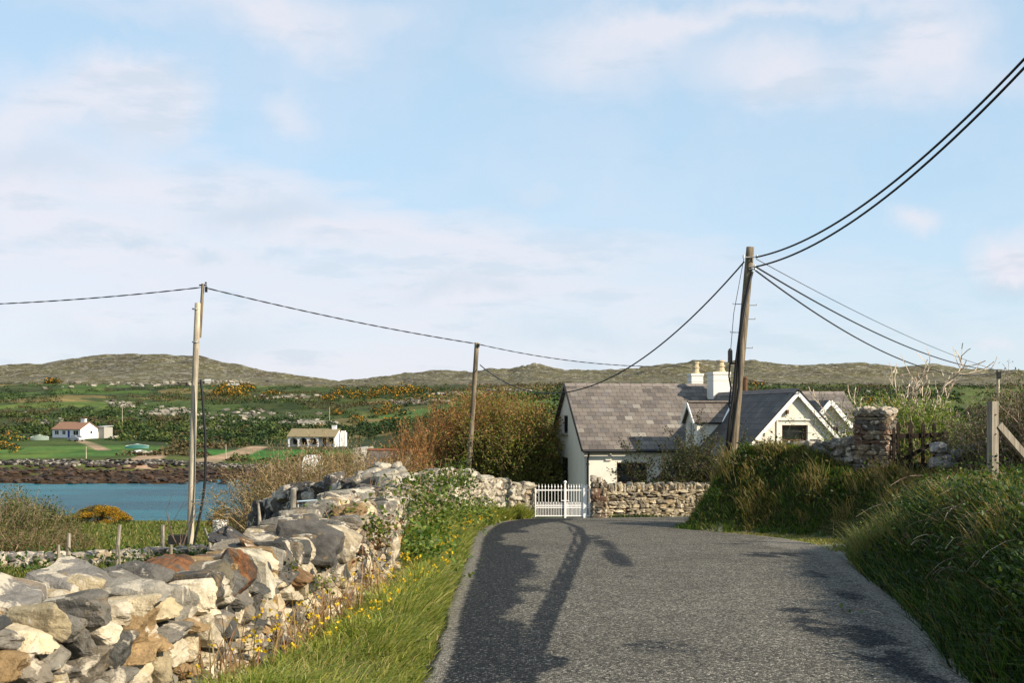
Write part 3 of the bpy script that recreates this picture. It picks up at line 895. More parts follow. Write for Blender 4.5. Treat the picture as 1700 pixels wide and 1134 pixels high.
def window(parent, o, u, v, n, rect, mat, vert=(), horiz=(), depth=.12, fw=.07, label=None, sill=None):
    o = np.array(o, float); u = np.array(u, float); v = np.array(v, float); n = np.array(n, float)
    u0, v0, u1, v1 = rect
    mb = MB(); c0 = o - n * (depth - .03)
    def bar(a, b, w):
        A = c0 + u * a[0] + v * a[1]; B = c0 + u * b[0] + v * b[1]
        mb.beam(A, B, w, .06, up=tuple(n))
    h = fw / 2
    bar((u0, v0 + h), (u1, v0 + h), fw); bar((u0, v1 - h), (u1, v1 - h), fw)
    bar((u0 + h, v0 + fw), (u0 + h, v1 - fw), fw); bar((u1 - h, v0 + fw), (u1 - h, v1 - fw), fw)
    for x in vert: bar((x, v0 + fw), (x, v1 - fw), fw * .85)
    xs = [u0 + fw] + list(vert) + [u1 - fw]
    for (y, i) in horiz:
        bar((xs[i] + fw * .43 if i else xs[0], y), (xs[i + 1] - fw * .43, y), fw * .6)
    w = mb.build('window', mat, parent)
    if label: w['label'] = label
    g = MB(); A = o - n * (depth + .005)
    P = [A + u * a + v * b for a, b in ((u0, v0), (u1, v0), (u1, v1), (u0, v1))]
    P = P + [p - n * .012 for p in P]
    g.add(P, np.array([[0, 1, 2, 3], [7, 6, 5, 4], [0, 4, 5, 1], [1, 5, 6, 2], [2, 6, 7, 3], [3, 7, 4, 0]])); g.build('pane', M_GLASS, w)
    if sill:
        s = MB(); a = o + u * (u0 - .06) + v * (v0 - .04) + n * .0; b = o + u * (u1 + .06) + v * (v0 - .04)
        s.beam(a, b, .2, .07, up=tuple(v)); s.build('sill', sill, w)
    return w

def roof_slab(name, parent, quad, mat, thick=.07, order=(0, 1, 3), uvo=(0, 0), poly=None):
    """roof slope as a slab with metre UVs; points counter-clockwise seen from outside, 0-1 along the eave"""
    Q = [Vector(q) for q in quad]
    n = (Q[1] - Q[0]).cross(Q[2] - Q[0]).normalized()
    ex = (Q[1] - Q[0]).normalized(); ey = n.cross(ex)
    top = Q; bot = [q - n * thick for q in Q]; k = len(Q)
    bm = bmesh.new(); V = [bm.verts.new(p) for p in top + bot]
    bm.faces.new(V[:k]); bm.faces.new(V[k:][::-1])
    for i in range(k): bm.faces.new((V[i], V[k + i], V[k + (i + 1) % k], V[(i + 1) % k]))
    uvl = bm.loops.layers.uv.new('UVMap')
    for f in bm.faces:
        for l in f.loops:
            d = l.vert.co - Q[0]; l[uvl].uv = (d.dot(ex) + uvo[0], d.dot(ey) + uvo[1])
    me = bpy.data.meshes.new(name); bm.to_mesh(me); bm.free(); me.materials.append(mat)
    ob = bpy.data.objects.new(name, me); COL.objects.link(ob); ob.parent = parent
    return ob

# ------------------------------------------------------------------ the cottage
def build_cottage():
    HZ = -4.3
    root = thing('cottage', (2.82, 47.0, HZ), 'long cream rendered cottage with slate roofs, dormers and two chimneys behind the white gate', 'house', math.radians(9))
    X, Y_, Z = np.eye(3)
    E, RG, D, LA, LT = 3.05, 5.53, 6.55, 7.4, 12.1        # eave, ridge, depth, first length, total length
    RB = 5.22                                            # lower ridge of the right part
    # main front wall, left gable, right gable, back
    panel('wall', M_WALL, root, (0, 0, 0), X, Z, -Y_, [(0, -.8), (LA, -.8), (LA, E), (0, E)], [(1.30, 1.62, 2.54, 2.45)], depth=.2)
    panel('wall', M_WALL, root, (0, D, 0), -Y_, Z, -X, [(0, -.8), (D, -.8), (D, E), (D / 2, RG), (0, E)], [(2.52, 3.56, 3.38, 4.3), (2.1, 1.5, 3.4, 2.54)], depth=.12)
    panel('wall', M_WALL, root, (LA, .012, 0), X, Z, -Y_, [(0, -.8), (LT - LA, -.8), (LT - LA, E), (0, E)])
    panel('wall', M_WALL, root, (LT, 0, 0), Y_, Z, X, [(0, -.8), (D, -.8), (D, E), (D / 2, RB), (0, E)])
    panel('wall', M_WALL, root, (LT, D, 0), -X, Z, Y_, [(0, -.8), (LT, -.8), (LT, E), (0, E)])
    window(root, (0, 0, 0), X, Z, -Y_, (1.30, 1.62, 2.54, 2.45), M_BROWN, vert=(1.92,), horiz=((2.08, 0), (2.08, 1)), depth=.17, sill=M_WHITE, label='brown framed front window in two lights')
    window(root, (0, D, 0), -Y_, Z, -X, (2.52, 3.56, 3.38, 4.3), M_BLACK, depth=.09, fw=.05, sill=M_STONEGREY, label='narrow window high in the shaded gable')
    window(root, (0, D, 0), -Y_, Z, -X, (2.1, 1.5, 3.4, 2.54), M_BLACK, vert=(2.75,), depth=.09, fw=.06, sill=M_STONEGREY, label='ground floor window in the shaded gable')
    # hood mould over the front window
    hm = MB(); hm.beam((1.02, -.03, 2.84), (2.9, -.03, 2.84), .06, .05); hm.beam((1.05, -.03, 2.81), (1.05, -.03, 2.58), .05, .06, up=(0, 1, 0)); hm.beam((.84, -.03, 2.56), (1.08, -.03, 2.56), .06, .05)
    hm.build('hood_mould', M_WALL, root)
    # main roof
    ov = .22; sl = (RG - E) / (D / 2); oz = ov * sl; g = .12
    def main(x0, x1, rg, nm):
        s = (rg - E) / (D / 2)
        roof_slab('roof', root, [(x0, -ov, E - ov * s + .09), (x1, -ov, E - ov * s + .09), (x1, D / 2, rg + .09), (x0, D / 2, rg + .09)], M_SLATE, uvo=(x0, 0))
        roof_slab('roof', root, [(x1, D + ov, E - ov * s + .09), (x0, D + ov, E - ov * s + .09), (x0, D / 2, rg + .09), (x1, D / 2, rg + .09)], M_SLATE)
        r = MB(); k = int((x1 - x0) / .45)
        for i in range(k):
            a = x0 + (x1 - x0) * i / k; b = x0 + (x1 - x0) * (i + 1) / k - .012
            zz = rg + .10 + RNG.uniform(-.006, .006)
            r.add([(a, D / 2 - .15, zz - .11), (b, D / 2 - .15, zz - .11), (b, D / 2, zz + .025), (a, D / 2, zz + .025), (a, D / 2 + .15, zz - .11), (b, D / 2 + .15, zz - .11)],
                  np.array([[0, 1, 2, 3], [3, 2, 5, 4]]))
            r.add([(a, D / 2 - .15, zz - .11), (a, D / 2, zz + .025), (a, D / 2 + .15, zz - .11), (b, D / 2 - .15, zz - .11), (b, D / 2, zz + .025), (b, D / 2 + .15, zz - .11)], np.array([[0, 1, 2], [5, 4, 3]]))
        r.build('ridge_tiles', M_TILE, root)
    main(-g, LA, RG, 'a'); main(LA + .004, LT + g, RB, 'b')
    # verge capping on the left gable
    vb = MB()
    for y0, y1 in ((-ov, D / 2), (D + ov, D / 2)):
        vb.beam((-g - .02, y0, E - ov * sl + .06), (-g - .02, y1, RG + .06), .035, .13, up=(0, 0, 1))
    vb.build('barge_board', M_BLACK, root)
    # step between the two ridges
    panel('wall', M_TILE, root, (LA, 0, 0), Y_, Z, X, [(0, E - .1), (D, E - .1), (D / 2, RG + .02)])
    # gutter and downpipe
    gt = MB(); gt.tube([(-g, -ov - .06, E - oz + .03), (3.6, -ov - .06, E - oz + .015)], .06, 8); gt.build('gutter', M_BLACK, root)
    dp = MB(); dp.tube([(.13, -ov - .05, E - oz), (.13, -ov - .03, E - oz - .08), (.13, -.06, E - oz - .3), (.13, -.06, .0)], .042, 8)
    for z in (.5, 1.5, 2.4): dp.box(.13, -.05, z, .12, .1, .04)
    dp.build('downpipe', M_BLACK, root)
    # ---- wing towards the road
    wx, wy, ww = 6.03, -6.52, 2.95
    WE, WR = 1.95, 5.10
    s = (WR - WE) / ww
    wb = -.8
    win = (wx - .52, 3.25, wx + .42, 3.97)
    panel('wall', M_WALL, root, (0, wy, 0), X, Z, -Y_, [(wx - ww, wb), (wx + ww, wb), (wx + ww, WE), (wx, WR), (wx - ww, WE)], [win], depth=.2)
    window(root, (0, wy, 0), X, Z, -Y_, win, M_BROWN, horiz=((3.45, 0),), depth=.17, fw=.06, sill=M_WHITE, label='dark window in the sunlit wing gable with brown frame')
    panel('wall', M_WALL, root, (wx - ww, 0, 0), -Y_, Z, -X, [(0, wb), (-wy, wb), (-wy, WE), (0, WE)])
    panel('wall', M_WALL, root, (wx + ww, wy, 0), Y_, Z, X, [(0, wb), (-wy, wb), (-wy, WE), (0, WE)])
    hm = MB(); hm.beam((wx - .72, wy - .025, 4.15), (wx + .70, wy - .025, 4.15), .05, .045); hm.beam((wx - .70, wy - .025, 4.13), (wx - .70, wy - .025, 3.3), .05, .03, up=(0, 1, 0))
    hm.beam((wx + .68, wy - .025, 4.12), (wx + .68, wy - .025, 3.96), .05, .05, up=(0, 1, 0))
    hm.build('hood_mould', M_WALL, root)
    br = MB(); br.box(wx - .35, wy - .06, 4.42, .07, .12, .14); br.build('bracket', M_RUST, root)
    back = 3.2; o2 = .14; zo = .10
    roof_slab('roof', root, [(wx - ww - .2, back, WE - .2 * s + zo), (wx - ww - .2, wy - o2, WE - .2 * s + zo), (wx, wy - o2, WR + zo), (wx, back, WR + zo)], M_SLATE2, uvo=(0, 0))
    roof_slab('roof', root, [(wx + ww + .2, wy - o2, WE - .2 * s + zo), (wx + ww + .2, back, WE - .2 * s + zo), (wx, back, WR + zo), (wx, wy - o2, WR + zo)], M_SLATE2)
    r = MB()
    for i in range(20):
        a = wy - o2 + (back - wy) * i / 20; b = wy - o2 + (back - wy) * (i + 1) / 20 - .012; zz = WR + .12
        r.add([(wx - .13, a, zz - .13), (wx - .13, b, zz - .13), (wx, b, zz + .03), (wx, a, zz + .03), (wx + .13, a, zz - .13), (wx + .13, b, zz - .13)], np.array([[1, 0, 3, 2], [2, 3, 4, 5]]))
        r.add([(wx - .13, a, zz - .13), (wx, a, zz + .03), (wx + .13, a, zz - .13)], np.array([[0, 2, 1]]))
    r.build('ridge_tiles', M_TILE, root)
    bb = MB()
    for sg in (-1, 1):
        bb.beam((wx + sg * (ww + .2), wy - o2 - .02, WE - .2 * s - .01), (wx, wy - o2 - .02, WR - .01), .03, .16, up=(0, 0, 1))
    bb.build('barge_board', M_WHITE, root)
    bk = MB()
    for sg in (-1, 1):
        bk.beam((wx + sg * (ww + .2), wy - o2 - .02, WE - .2 * s + .10), (wx, wy - o2 - .02, WR + .10), .05, .05, up=(0, 0, 1))
    bk.build('verge_strip', M_BLACK, root)
    # ---- dormer on the left slope of the wing, its gable facing left
    dx, dy, hw, de, dr = 3.98, -1.1, .72, 4.08, 4.76
    zs = lambda x: WE + (x - (wx - ww)) * s + zo
    xe = wx - ww + (de - WE - zo) / s; xr = wx - ww + (dr - WE - zo) / s
    panel('dormer_wall', M_WALL, root, (dx, dy + hw, 0), -Y_, Z, -X, [(0, zs(dx) - .15), (2 * hw, zs(dx) - .15), (2 * hw, de), (hw, dr), (0, de)], [(hw - .33, zs(dx) + .12, hw + .33, de - .02)], depth=.1)
    panel('dormer_wall', M_WALL, root, (dx, dy - hw, 0), X, Z, -Y_, [(0, zs(dx) - .15), (xe - dx + .1, de), (0, de)])
    panel('dormer_wall', M_WALL, root, (dx, dy + hw, 0), X, Z, Y_, [(0, zs(dx) - .15), (xe - dx + .1, de), (0, de)])
    window(root, (dx, dy + hw, 0), -Y_, Z, -X, (hw - .33, zs(dx) + .12, hw + .33, de - .02), M_WHITE, vert=(hw,), depth=.1, fw=.05, label='small dormer window in shade')
    ds = (dr - de) / hw; e = .12
    roof_slab('dormer_roof', root, [(dx - .15, dy - hw - e, de - e * ds + .06), (xe + .0, dy - hw - e, de - e * ds + .06), (xr + .05, dy, dr + .06), (dx - .15, dy, dr + .06)], M_SLATE, thick=.06)
    roof_slab('dormer_roof', root, [(xe, dy + hw + e, de - e * ds + .06), (dx - .15, dy + hw + e, de - e * ds + .06), (dx - .15, dy, dr + .06), (xr + .05, dy, dr + .06)], M_SLATE, thick=.06)
    bb = MB()
    for sg in (-1, 1):
        bb.beam((dx - .17, dy + sg * (hw + e), de - e * ds - .0), (dx - .17, dy, dr - .0), .03, .13, up=(0, 0, 1))
    bb.build('barge_board', M_WHITE, root)
    fl = MB(); fl.beam((xe + .0, dy - hw - e, de - e * ds + .09), (xr + .05, dy, dr + .09), .1, .02); fl.build('lead_flashing', M_WHITE, root)
    dg = MB(); dg.beam((dx - .15, dy, dr + .085), (xr, dy, dr + .085), .16, .06); dg.build('ridge_tiles', M_TILE, root)
    # ---- gabled dormer on the right part facing the road
    gx, gy, gw, ge, gr = 10.05, -.05, .78, 3.98, 4.86
    panel('dormer_wall', M_WALL, root, (gx - gw, gy, 0), X, Z, -Y_, [(0, 2.6), (2 * gw, 2.6), (2 * gw, ge), (gw, gr), (0, ge)], [(.42, 3.1, 1.2, 3.85)], depth=.1)
    panel('dormer_wall', M_WALL, root, (gx - gw, gy, 0), Y_, Z, -X, [(0, 2.6), (1.9, ge), (0, ge)])
    panel('dormer_wall', M_WALL, root, (gx + gw, gy, 0), Y_, Z, X, [(0, 2.6), (1.9, ge), (0, ge)])
    window(root, (gx - gw, gy, 0), X, Z, -Y_, (.42, 3.1, 1.2, 3.85), M_BROWN, vert=(.81,), depth=.1, fw=.05, label='dormer window under a white barge board')
    gs = (gr - ge) / gw; e = .14
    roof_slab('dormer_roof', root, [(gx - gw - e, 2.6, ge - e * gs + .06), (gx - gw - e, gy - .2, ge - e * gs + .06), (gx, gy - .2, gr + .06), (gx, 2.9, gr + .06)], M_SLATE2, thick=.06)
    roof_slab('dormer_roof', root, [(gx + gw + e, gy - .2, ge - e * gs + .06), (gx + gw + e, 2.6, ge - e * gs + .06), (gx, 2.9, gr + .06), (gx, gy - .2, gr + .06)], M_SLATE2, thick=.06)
    bb = MB()
    for sg in (-1, 1):
        bb.beam((gx + sg * (gw + e), gy - .22, ge - e * gs - .0), (gx, gy - .22, gr - .0), .04, .17, up=(0, 0, 1))
    bb.build('barge_board', M_WHITE, root)
    # ---- chimneys
    def chimney(cx, cy, w, d, z0, z1, pots, ph=.5):
        mb = MB(); mb.box(cx, cy, (z0 + z1) / 2, w, d, z1 - z0); mb.box(cx, cy, z1 - .30, w + .03, d + .03, .03); mb.box(cx, cy, z1 - .02, w + .05, d + .05, .10)
        ch = mb.build('chimney', M_CHIM, root)
        for (ox, pr, pht) in pots:
            p = MB(); zz = z1 + .03
            prof = [(0, pr * 1.25), (.06, pr * 1.25), (.07, pr * 1.05), (pht * .45, pr * .92), (pht * .47, pr * 1.15), (pht * .56, pr * 1.15), (pht * .58, pr * .9), (pht * .86, pr * .82), (pht * .87, pr * 1.05), (pht, pr * 1.05), (pht, pr * .7), (pht * .7, pr * .65)]
            p.tube([(cx + ox, cy, zz + a) for a, b in prof], [b for a, b in prof], 14)
            p.build('chimney_pot', M_POT, ch)
    chimney(6.18, 2.15, .72, .85, 4.0, 6.07, [(.08, .17, .50)])
    chimney(6.05, 4.9, .52, .62, 4.2, 6.10, [(.02, .15, .52)])
    fp = MB(); fp.tube([(8.08, 4.2, 4.6), (8.08, 4.2, 5.9)], [.10, .10], 10); fp.tube([(8.08, 4.2, 5.9), (8.08, 4.2, 5.98)], [.13, .12], 10); fp.build('flue_pipe', M_RUST, root)
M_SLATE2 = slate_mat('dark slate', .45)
M_CHIM = mat_simple('whitewash', (.66, .63, .57), .85, var=.06, scale=3, bump=.3, dirt=(5, .62, (.4, .37, .3), .5))
build_cottage()
# ------------------------------------------------------------------ dry stone walls
M_ROCK_NEAR = mat_rock('field stone', 1.15, .42, .35, .8)
M_ROCK = mat_rock('weathered stone', 1.3, .45, .15, .6)
M_ROCK_PLAIN = mat_rock('smooth dark stone', 1.6, -1.5, -1.0, .5)
M_ROCK_DARK = mat_rock('dark lava grey stone', 1.4, .05, .0, .7)
M_EARTH = mat_simple('dark earth', (.035, .028, .018), .95, var=.4, scale=7, bump=.8)

def frame_on(path, s):
    """position and direction along an (x,y) path at arc length s"""
    P = path; seg = np.hypot(*np.diff(P[:, :2], axis=0).T); S = np.concatenate([[0], np.cumsum(seg)])
    s = min(max(s, 0), S[-1] - 1e-6); i = int(np.searchsorted(S, s, side='right') - 1); f = (s - S[i]) / seg[i]
    p = P[i] * (1 - f) + P[i + 1] * f; d = (P[i + 1] - P[i])[:2]; d = d / np.hypot(*d)
    return p, d
def path_len(P): return float(np.hypot(*np.diff(P[:, :2], axis=0).T).sum())

def rubble_wall(name, path, thick, level, r, label, cat='wall', mat=None, wr=(.18, .42), hr=(.14, .28), cols=None, core=True, both=True, cap=True, group=None, top_jit=.06, coping=None, base_drop=.15):
    """path: rows (x, y, z_top); base follows the ground"""
    path = np.array(path, float); root = thing(name, (path[0, 0], path[0, 1], H(path[0, 0], path[0, 1])), label, cat, group=group)
    org = np.array(root.location); L = path_len(path); mb = MB()
    cols = STONE_COLS if cols is None else np.array(cols)
    sides = (1, -1) if both else (1,)
    for sd_ in sides:
        zrel = 0.0
        # courses follow the fraction of the height
        ncourse = max(2, int(1.1 / np.mean(hr)))
        k = 0; z_off = 0.0
        while True:
            h = r.uniform(*hr); s = r.uniform(-.2, 0); any_ = False
            while s < L:
                w = r.uniform(*wr)
                p, d = frame_on(path, s + w / 2); nrm = np.array((d[1], -d[0])) * sd_
                gz = H(*(p[:2] + nrm * thick / 2)) - base_drop
                z0 = gz + z_off
                if z0 < p[2] - h * .35:
                    any_ = True
                    hh = h * r.uniform(.85, 1.2); dep = r.uniform(.3, .42) * min(1, thick / .5)
                    c = np.array((*(p[:2] + nrm * (thick / 2 - dep / 2 + r.uniform(-.03, .04))), z0 + h / 2 + r.uniform(-.02, .02))) - org
                    ang = math.atan2(d[1], d[0]) + r.uniform(-.12, .12)
                    rot = Matrix.Rotation(ang, 3, 'Z') @ Matrix.Rotation(r.uniform(-.2, .2), 3, 'Y') @ Matrix.Rotation(r.uniform(-.12, .12), 3, 'X')
                    if r.uniform() < .4: rot = rot @ Matrix.Rotation(math.pi, 3, 'X')
                    add_rock(mb, c, (w * 1.12, dep * 1.1, hh * 1.14), rot, level, cols[int(r.integers(len(cols)))] * r.uniform(.75, 1.25), r)
                s += w * r.uniform(.9, 1.0)
            z_off += h * .93
            if not any_: break
    if cap:
        s = 0
        while s < L:
            w = r.uniform(.28, .5) * min(1.2, thick / .5 + .1); p, d = frame_on(path, s + w / 2)
            for q in range(1 if thick < .45 else 2):
                off = r.uniform(-.12, .12) * thick + (q - .5) * thick * .45 * (thick >= .45)
                nn = np.array((d[1], -d[0]))
                c = np.array((*(p[:2] + nn * off), p[2] - .05 + r.uniform(-top_jit, top_jit))) - org
                add_rock(mb, c, (w * 1.1, thick * .62 * r.uniform(.8, 1.1), r.uniform(*hr) * 1.1), Matrix.Rotation(math.atan2(d[1], d[0]) + r.uniform(-.4, .4), 3, 'Z') @ Matrix.Rotation(r.uniform(-.3, .3), 3, 'Y'), level, cols[int(r.integers(len(cols)))] * r.uniform(.8, 1.25), r)
            s += w
    mb.build('stonework', mat or M_ROCK, root, smooth=False)
    if coping:
        cb = MB(); s = 0
        while s < L:
            w = r.uniform(*coping[0]); p, d = frame_on(path, s + w / 2)
            hh = r.uniform(*coping[1]); c = np.array((*p[:2], p[2] + hh * .42)) - org
            rot = Matrix.Rotation(math.atan2(d[1], d[0]) + r.uniform(-.15, .15), 3, 'Z') @ Matrix.Rotation(r.uniform(-.1, .35), 3, 'Y')
            add_rock(cb, c, (w * 1.1, thick * .9, hh * 1.15), rot, level, cols[int(r.integers(len(cols)))] * r.uniform(.8, 1.25), r)
            s += w * .95
        cb.build('coping', mat or M_ROCK, root)
    if core:
        cm = MB(); n = max(2, int(L / .4)); V = []
        for i in range(n + 1):
            p, d = frame_on(path, L * i / n); nn = np.array((d[1], -d[0]))
            gz = H(*p[:2]) - .3
            for sg in (-1, 1):
                e = p[:2] + nn * sg * (thick / 2 - .14)
                V.append((e[0], e[1], gz)); V.append((e[0], e[1], p[2] - .16))
        V = np.array(V) - org; Q = []
        for i in range(n):
            a = i * 4; b = a + 4
            Q += [[a, b, b + 1, a + 1], [a + 1, b + 1, b + 3, a + 3], [a + 3, b + 3, b + 2, a + 2]]
        Q += [[0, 1, 3, 2], [n * 4, n * 4 + 2, n * 4 + 3, n * 4 + 1]]
        cm.add(V, np.array(Q)); cm.build('wall_core', M_EARTH, root)
    return root

r1 = np.random.default_rng(11)
NEAR = np.array([(-3.2, 3.6, -.94), (-2.75, 5.4, -.98), (-2.36, 6.6, -1.02), (-2.17, 7.8, -1.06), (-2.05, 9.2, -1.08), (-1.94, 11.0, -1.08), (-1.86, 13.0, -1.05), (-1.80, 15.6, -1.05)])
NW = rubble_wall('dry_stone_wall', NEAR, .66, 4, r1, 'long dry stone wall of lichen spotted grey and tan stones beside the left verge', mat=M_ROCK_NEAR,
                 wr=(.11, .30), hr=(.09, .19), base_drop=.05, cap=False,
                 cols=[(.44, .37, .24), (.52, .44, .30), (.22, .195, .155), (.08, .08, .075), (.58, .51, .38), (.33, .23, .12), (.24, .225, .19), (.12, .115, .105), (.17, .16, .14)])
NWo = np.array(NW.location)
def capstone(p, q, Y, w, h, d, col, tilt=(0, 0, 0), seed=0, mat=None, label=None, level=4):
    """a big loose stone of the top course; centre seen at pixel (p, q), at distance Y"""
    mb = MB(); v, f = ROCKS[level][seed % len(ROCKS[level])]
    R_ = (Matrix.Rotation(tilt[2], 3, 'Z') @ Matrix.Rotation(tilt[1], 3, 'Y') @ Matrix.Rotation(tilt[0], 3, 'X'))
    v = v * (np.array((w, d, h)) / 2) @ np.array(R_).T
    c = np.array((px(p, Y), Y, pz(q, Y)))
    mb.add(v + c - NWo, f, np.array(col)); o = mb.build('capstone', mat or M_ROCK_NEAR, NW)
    if label: o['label'] = label
    return o
GREY = (.22, .21, .195); DK = (.06, .06, .062); TAN = (.42, .36, .26); PALE = (.50, .46, .38); RST = (.17, .085, .042)
M_ROCK_WHITE = mat_rock('lichen covered stone', .9, 1.0, .0, .8)
def rust_mat():
    m, t = new_mat('rust stained stone')
    tc = t.n('ShaderNodeTexCoord').outputs['Object']
    c = t.ramp(t.noise(tc, 3.4, 7, .68, .5), [(.34, (.035, .032, .03)), (.44, (.085, .05, .032)), (.50, (.20, .085, .035)), (.54, (.15, .085, .045)), (.58, (.085, .082, .075)), (.72, (.18, .17, .15)), (.8, (.26, .19, .10))])
    b = t.n('ShaderNodeBsdfPrincipled', i_Roughness=.9); t.l(c, b.inputs['Base Color']); b.inputs['Specular IOR Level'].default_value = .15
    bn = t.n('ShaderNodeBump', i_Strength=.8, i_Distance=.05, i_Height=t.noise(tc, 13, 10, .7)); t.l(bn.outputs[0], b.inputs['Normal'])
    t.n('ShaderNodeOutputMaterial', i_Surface=b.outputs[0]); return m
M_ROCK_RUST = rust_mat()
caps = [  # p, q, Y, w, h, d, colour, tilt, seed, mat, label
    (10, 1015, 6.3, .40, .27, .45, GREY, (.1, .15, .3), 0, M_ROCK_WHITE, None),
    (112, 985, 6.9, .40, .26, .45, GREY, (.2, .25, -.2), 1, M_ROCK_WHITE, 'white lichen covered capstone'),
    (200, 985, 7.4, .38, .22, .45, (.2, .19, .17), (.1, .1, .2), 2, M_ROCK_WHITE, None),
    (272, 960, 7.9, .40, .22, .45, RST, (.15, -.15, .2), 3, M_ROCK_RUST, 'rust stained capstone'),
    (330, 960, 8.3, .34, .32, .4, RST, (.05, .1, .5), 4, M_ROCK_RUST, 'rust stained capstone with grey flank'),
    (385, 962, 8.1, .24, .34, .3, RST, (.0, .5, .2), 5, M_ROCK_RUST, None),
    (425, 955, 8.6, .22, .36, .18, (.46, .43, .34), (.1, -.35, .15), 6, M_ROCK, 'pale upright triangular stone'),
    (415, 912, 9.8, .62, .14, .4, DK, (.2, .5, .2), 7, M_ROCK_DARK, 'dark slab tilted along the wall top'),
    (455, 945, 9.4, .55, .20, .45, (.2, .12, .06), (.1, .55, .2), 8, M_ROCK_NEAR, None),
    (508, 908, 10.4, .58, .38, .4, (.085, .082, .078), (-.5, .06, .15), 9, M_ROCK_PLAIN, 'large smooth dark grey boulder on the wall top'),
    (565, 905, 11.2, .34, .32, .34, TAN, (.1, .2, .1), 2, M_ROCK_WHITE, None),
    (540, 864, 13.0, .7, .2, .5, (.2, .19, .17), (-.15, -.05, .3), 0, M_ROCK_WHITE, 'long flat grey slab'),
    (632, 868, 14.0, .36, .52, .4, (.19, .175, .15), (.1, .1, .4), 4, M_ROCK_WHITE, 'tall grey boulder at the end of the wall'),
    (600, 905, 13.3, .3, .4, .35, TAN, (.1, .2, .1), 6, M_ROCK_NEAR, None),
    (640, 912, 14.6, .3, .36, .35, TAN, (.3, .2, .1), 1, M_ROCK_NEAR, None),
    (575, 830, 14.6, .6, .25, .5, (.24, .23, .2), (.1, -.1, .2), 5, M_ROCK_WHITE, None),
]
for c in caps: capstone(*c)

# wall beyond, along the verge as far as the gate
r2 = np.random.default_rng(12)
FARW = [(-1.98, 16.2, -1.45), (-2.05, 18.5, -1.42), (-2.05, 21, -1.35), (-1.95, 24.5, -1.3), (-1.72, 28, -1.38), (-1.25, 31.3, -1.52), (-.35, 34.0, -1.86), (.42, 35.1, -2.08)]
rubble_wall('dry_stone_wall', FARW, .6, 3, r2, 'pale rubble wall running from the bramble patch to the white gate', wr=(.14, .36), hr=(.10, .2), base_drop=.05, top_jit=.12,
            cols=[(.36, .33, .26), (.42, .38, .31), (.25, .23, .19), (.13, .125, .11), (.46, .43, .37), (.30, .25, .18)])
# heap of big boulders where the field wall joins
def boulder_heap(name, items, label, cat, mat=None, group=None):
    x0, y0 = items[0][0], items[0][1]
    root = thing(name, (x0, y0, H(x0, y0)), label, cat, group=group); org = np.array(root.location); r = np.random.default_rng(int(abs(x0 * 100)) + 3)
    for (x, y, z, w, h, d, col) in items:
        mb = MB(); add_rock(mb, np.array((x, y, z)) - org, (w, d, h), Matrix.Rotation(r.uniform(-.3, .3), 3, 'X') @ Matrix.Rotation(r.uniform(-.3, .3), 3, 'Y') @ Matrix.Rotation(r.uniform(0, 3), 3, 'Z'), 3, np.array(col), r)
        mb.build('boulder', mat or M_ROCK, root)
    return root
P1, P2, P3 = (.38, .35, .29), (.22, .20, .17), (.09, .085, .08)
it = []
for (p, q, Y, w, h, d, c) in [(640, 792, 21.5, .45, .26, .5, P1), (618, 788, 22.5, .4, .26, .4, P1), (662, 788, 22.2, .32, .26, .4, P1), (605, 802, 22, .5, .28, .5, P2), (650, 806, 21.2, .5, .3, .5, P1), (676, 800, 22, .35, .3, .4, P1), (586, 806, 22.5, .45, .3, .5, P3), (634, 776, 22.6, .28, .2, .3, P1), (655, 778, 22.8, .25, .2, .3, P1),
                              (612, 818, 21, .5, .26, .5, P3), (648, 825, 20.5, .5, .3, .5, P2), (680, 822, 21, .4, .3, .4, P2), (600, 838, 21, .6, .4, .6, P3), (650, 850, 21, .7, .45, .8, P3), (620, 868, 21.5, .9, .5, .8, P3)]:
    it.append((px(p, Y), Y, pz(q, Y), w, h, d, c))
boulder_heap('boulder_heap', it, 'heap of big pale boulders on the wall left of the willow thicket', 'boulder heap', M_ROCK)
# field wall running left from the heap
rubble_wall('dry_stone_wall', [(-2.6, 22.6, -1.15), (-3.4, 23.5, -1.35), (-4.3, 24.5, -1.5), (-5.3, 25.5, -2.1)], .6, 3, r2, 'dark gappy field wall behind the small blue metal gate', wr=(.25, .55), hr=(.2, .36), cols=[(.35, .32, .27), (.09, .085, .08), (.05, .05, .05), (.12, .11, .10)], top_jit=.14, base_drop=0)
# low tumbled wall across the near field
fw = [(-12.6, 29.5), (-11, 30.5), (-9.7, 31.8), (-8.6, 33.6), (-7.6, 34.4), (-6.3, 34.0), (-5.2, 32.5)]
rubble_wall('low_field_wall', [(x, y, H(x, y) + .30) for x, y in fw], .5, 2, r2, 'low tumbled wall of small grey stones crossing the near field', wr=(.2, .42), hr=(.15, .26), cap=True, top_jit=.1, base_drop=.0)
# garden wall right of the gate
GW = [(2.45, 34.95, -2.24), (3.6, 35.55, -2.25), (5.0, 36.2, -2.26), (6.6, 37.0, -2.28), (9.0, 38.2, -2.3)]
rubble_wall('garden_wall', GW, .42, 3, r2, 'mortared garden wall of brown stone topped with upright coping stones', mat=M_ROCK, wr=(.10, .38), hr=(.06, .14), cols=[(.30, .26, .18), (.22, .19, .14), (.38, .33, .24), (.16, .14, .11), (.26, .21, .13)], cap=False, coping=((.10, .2), (.2, .3)), base_drop=.02)

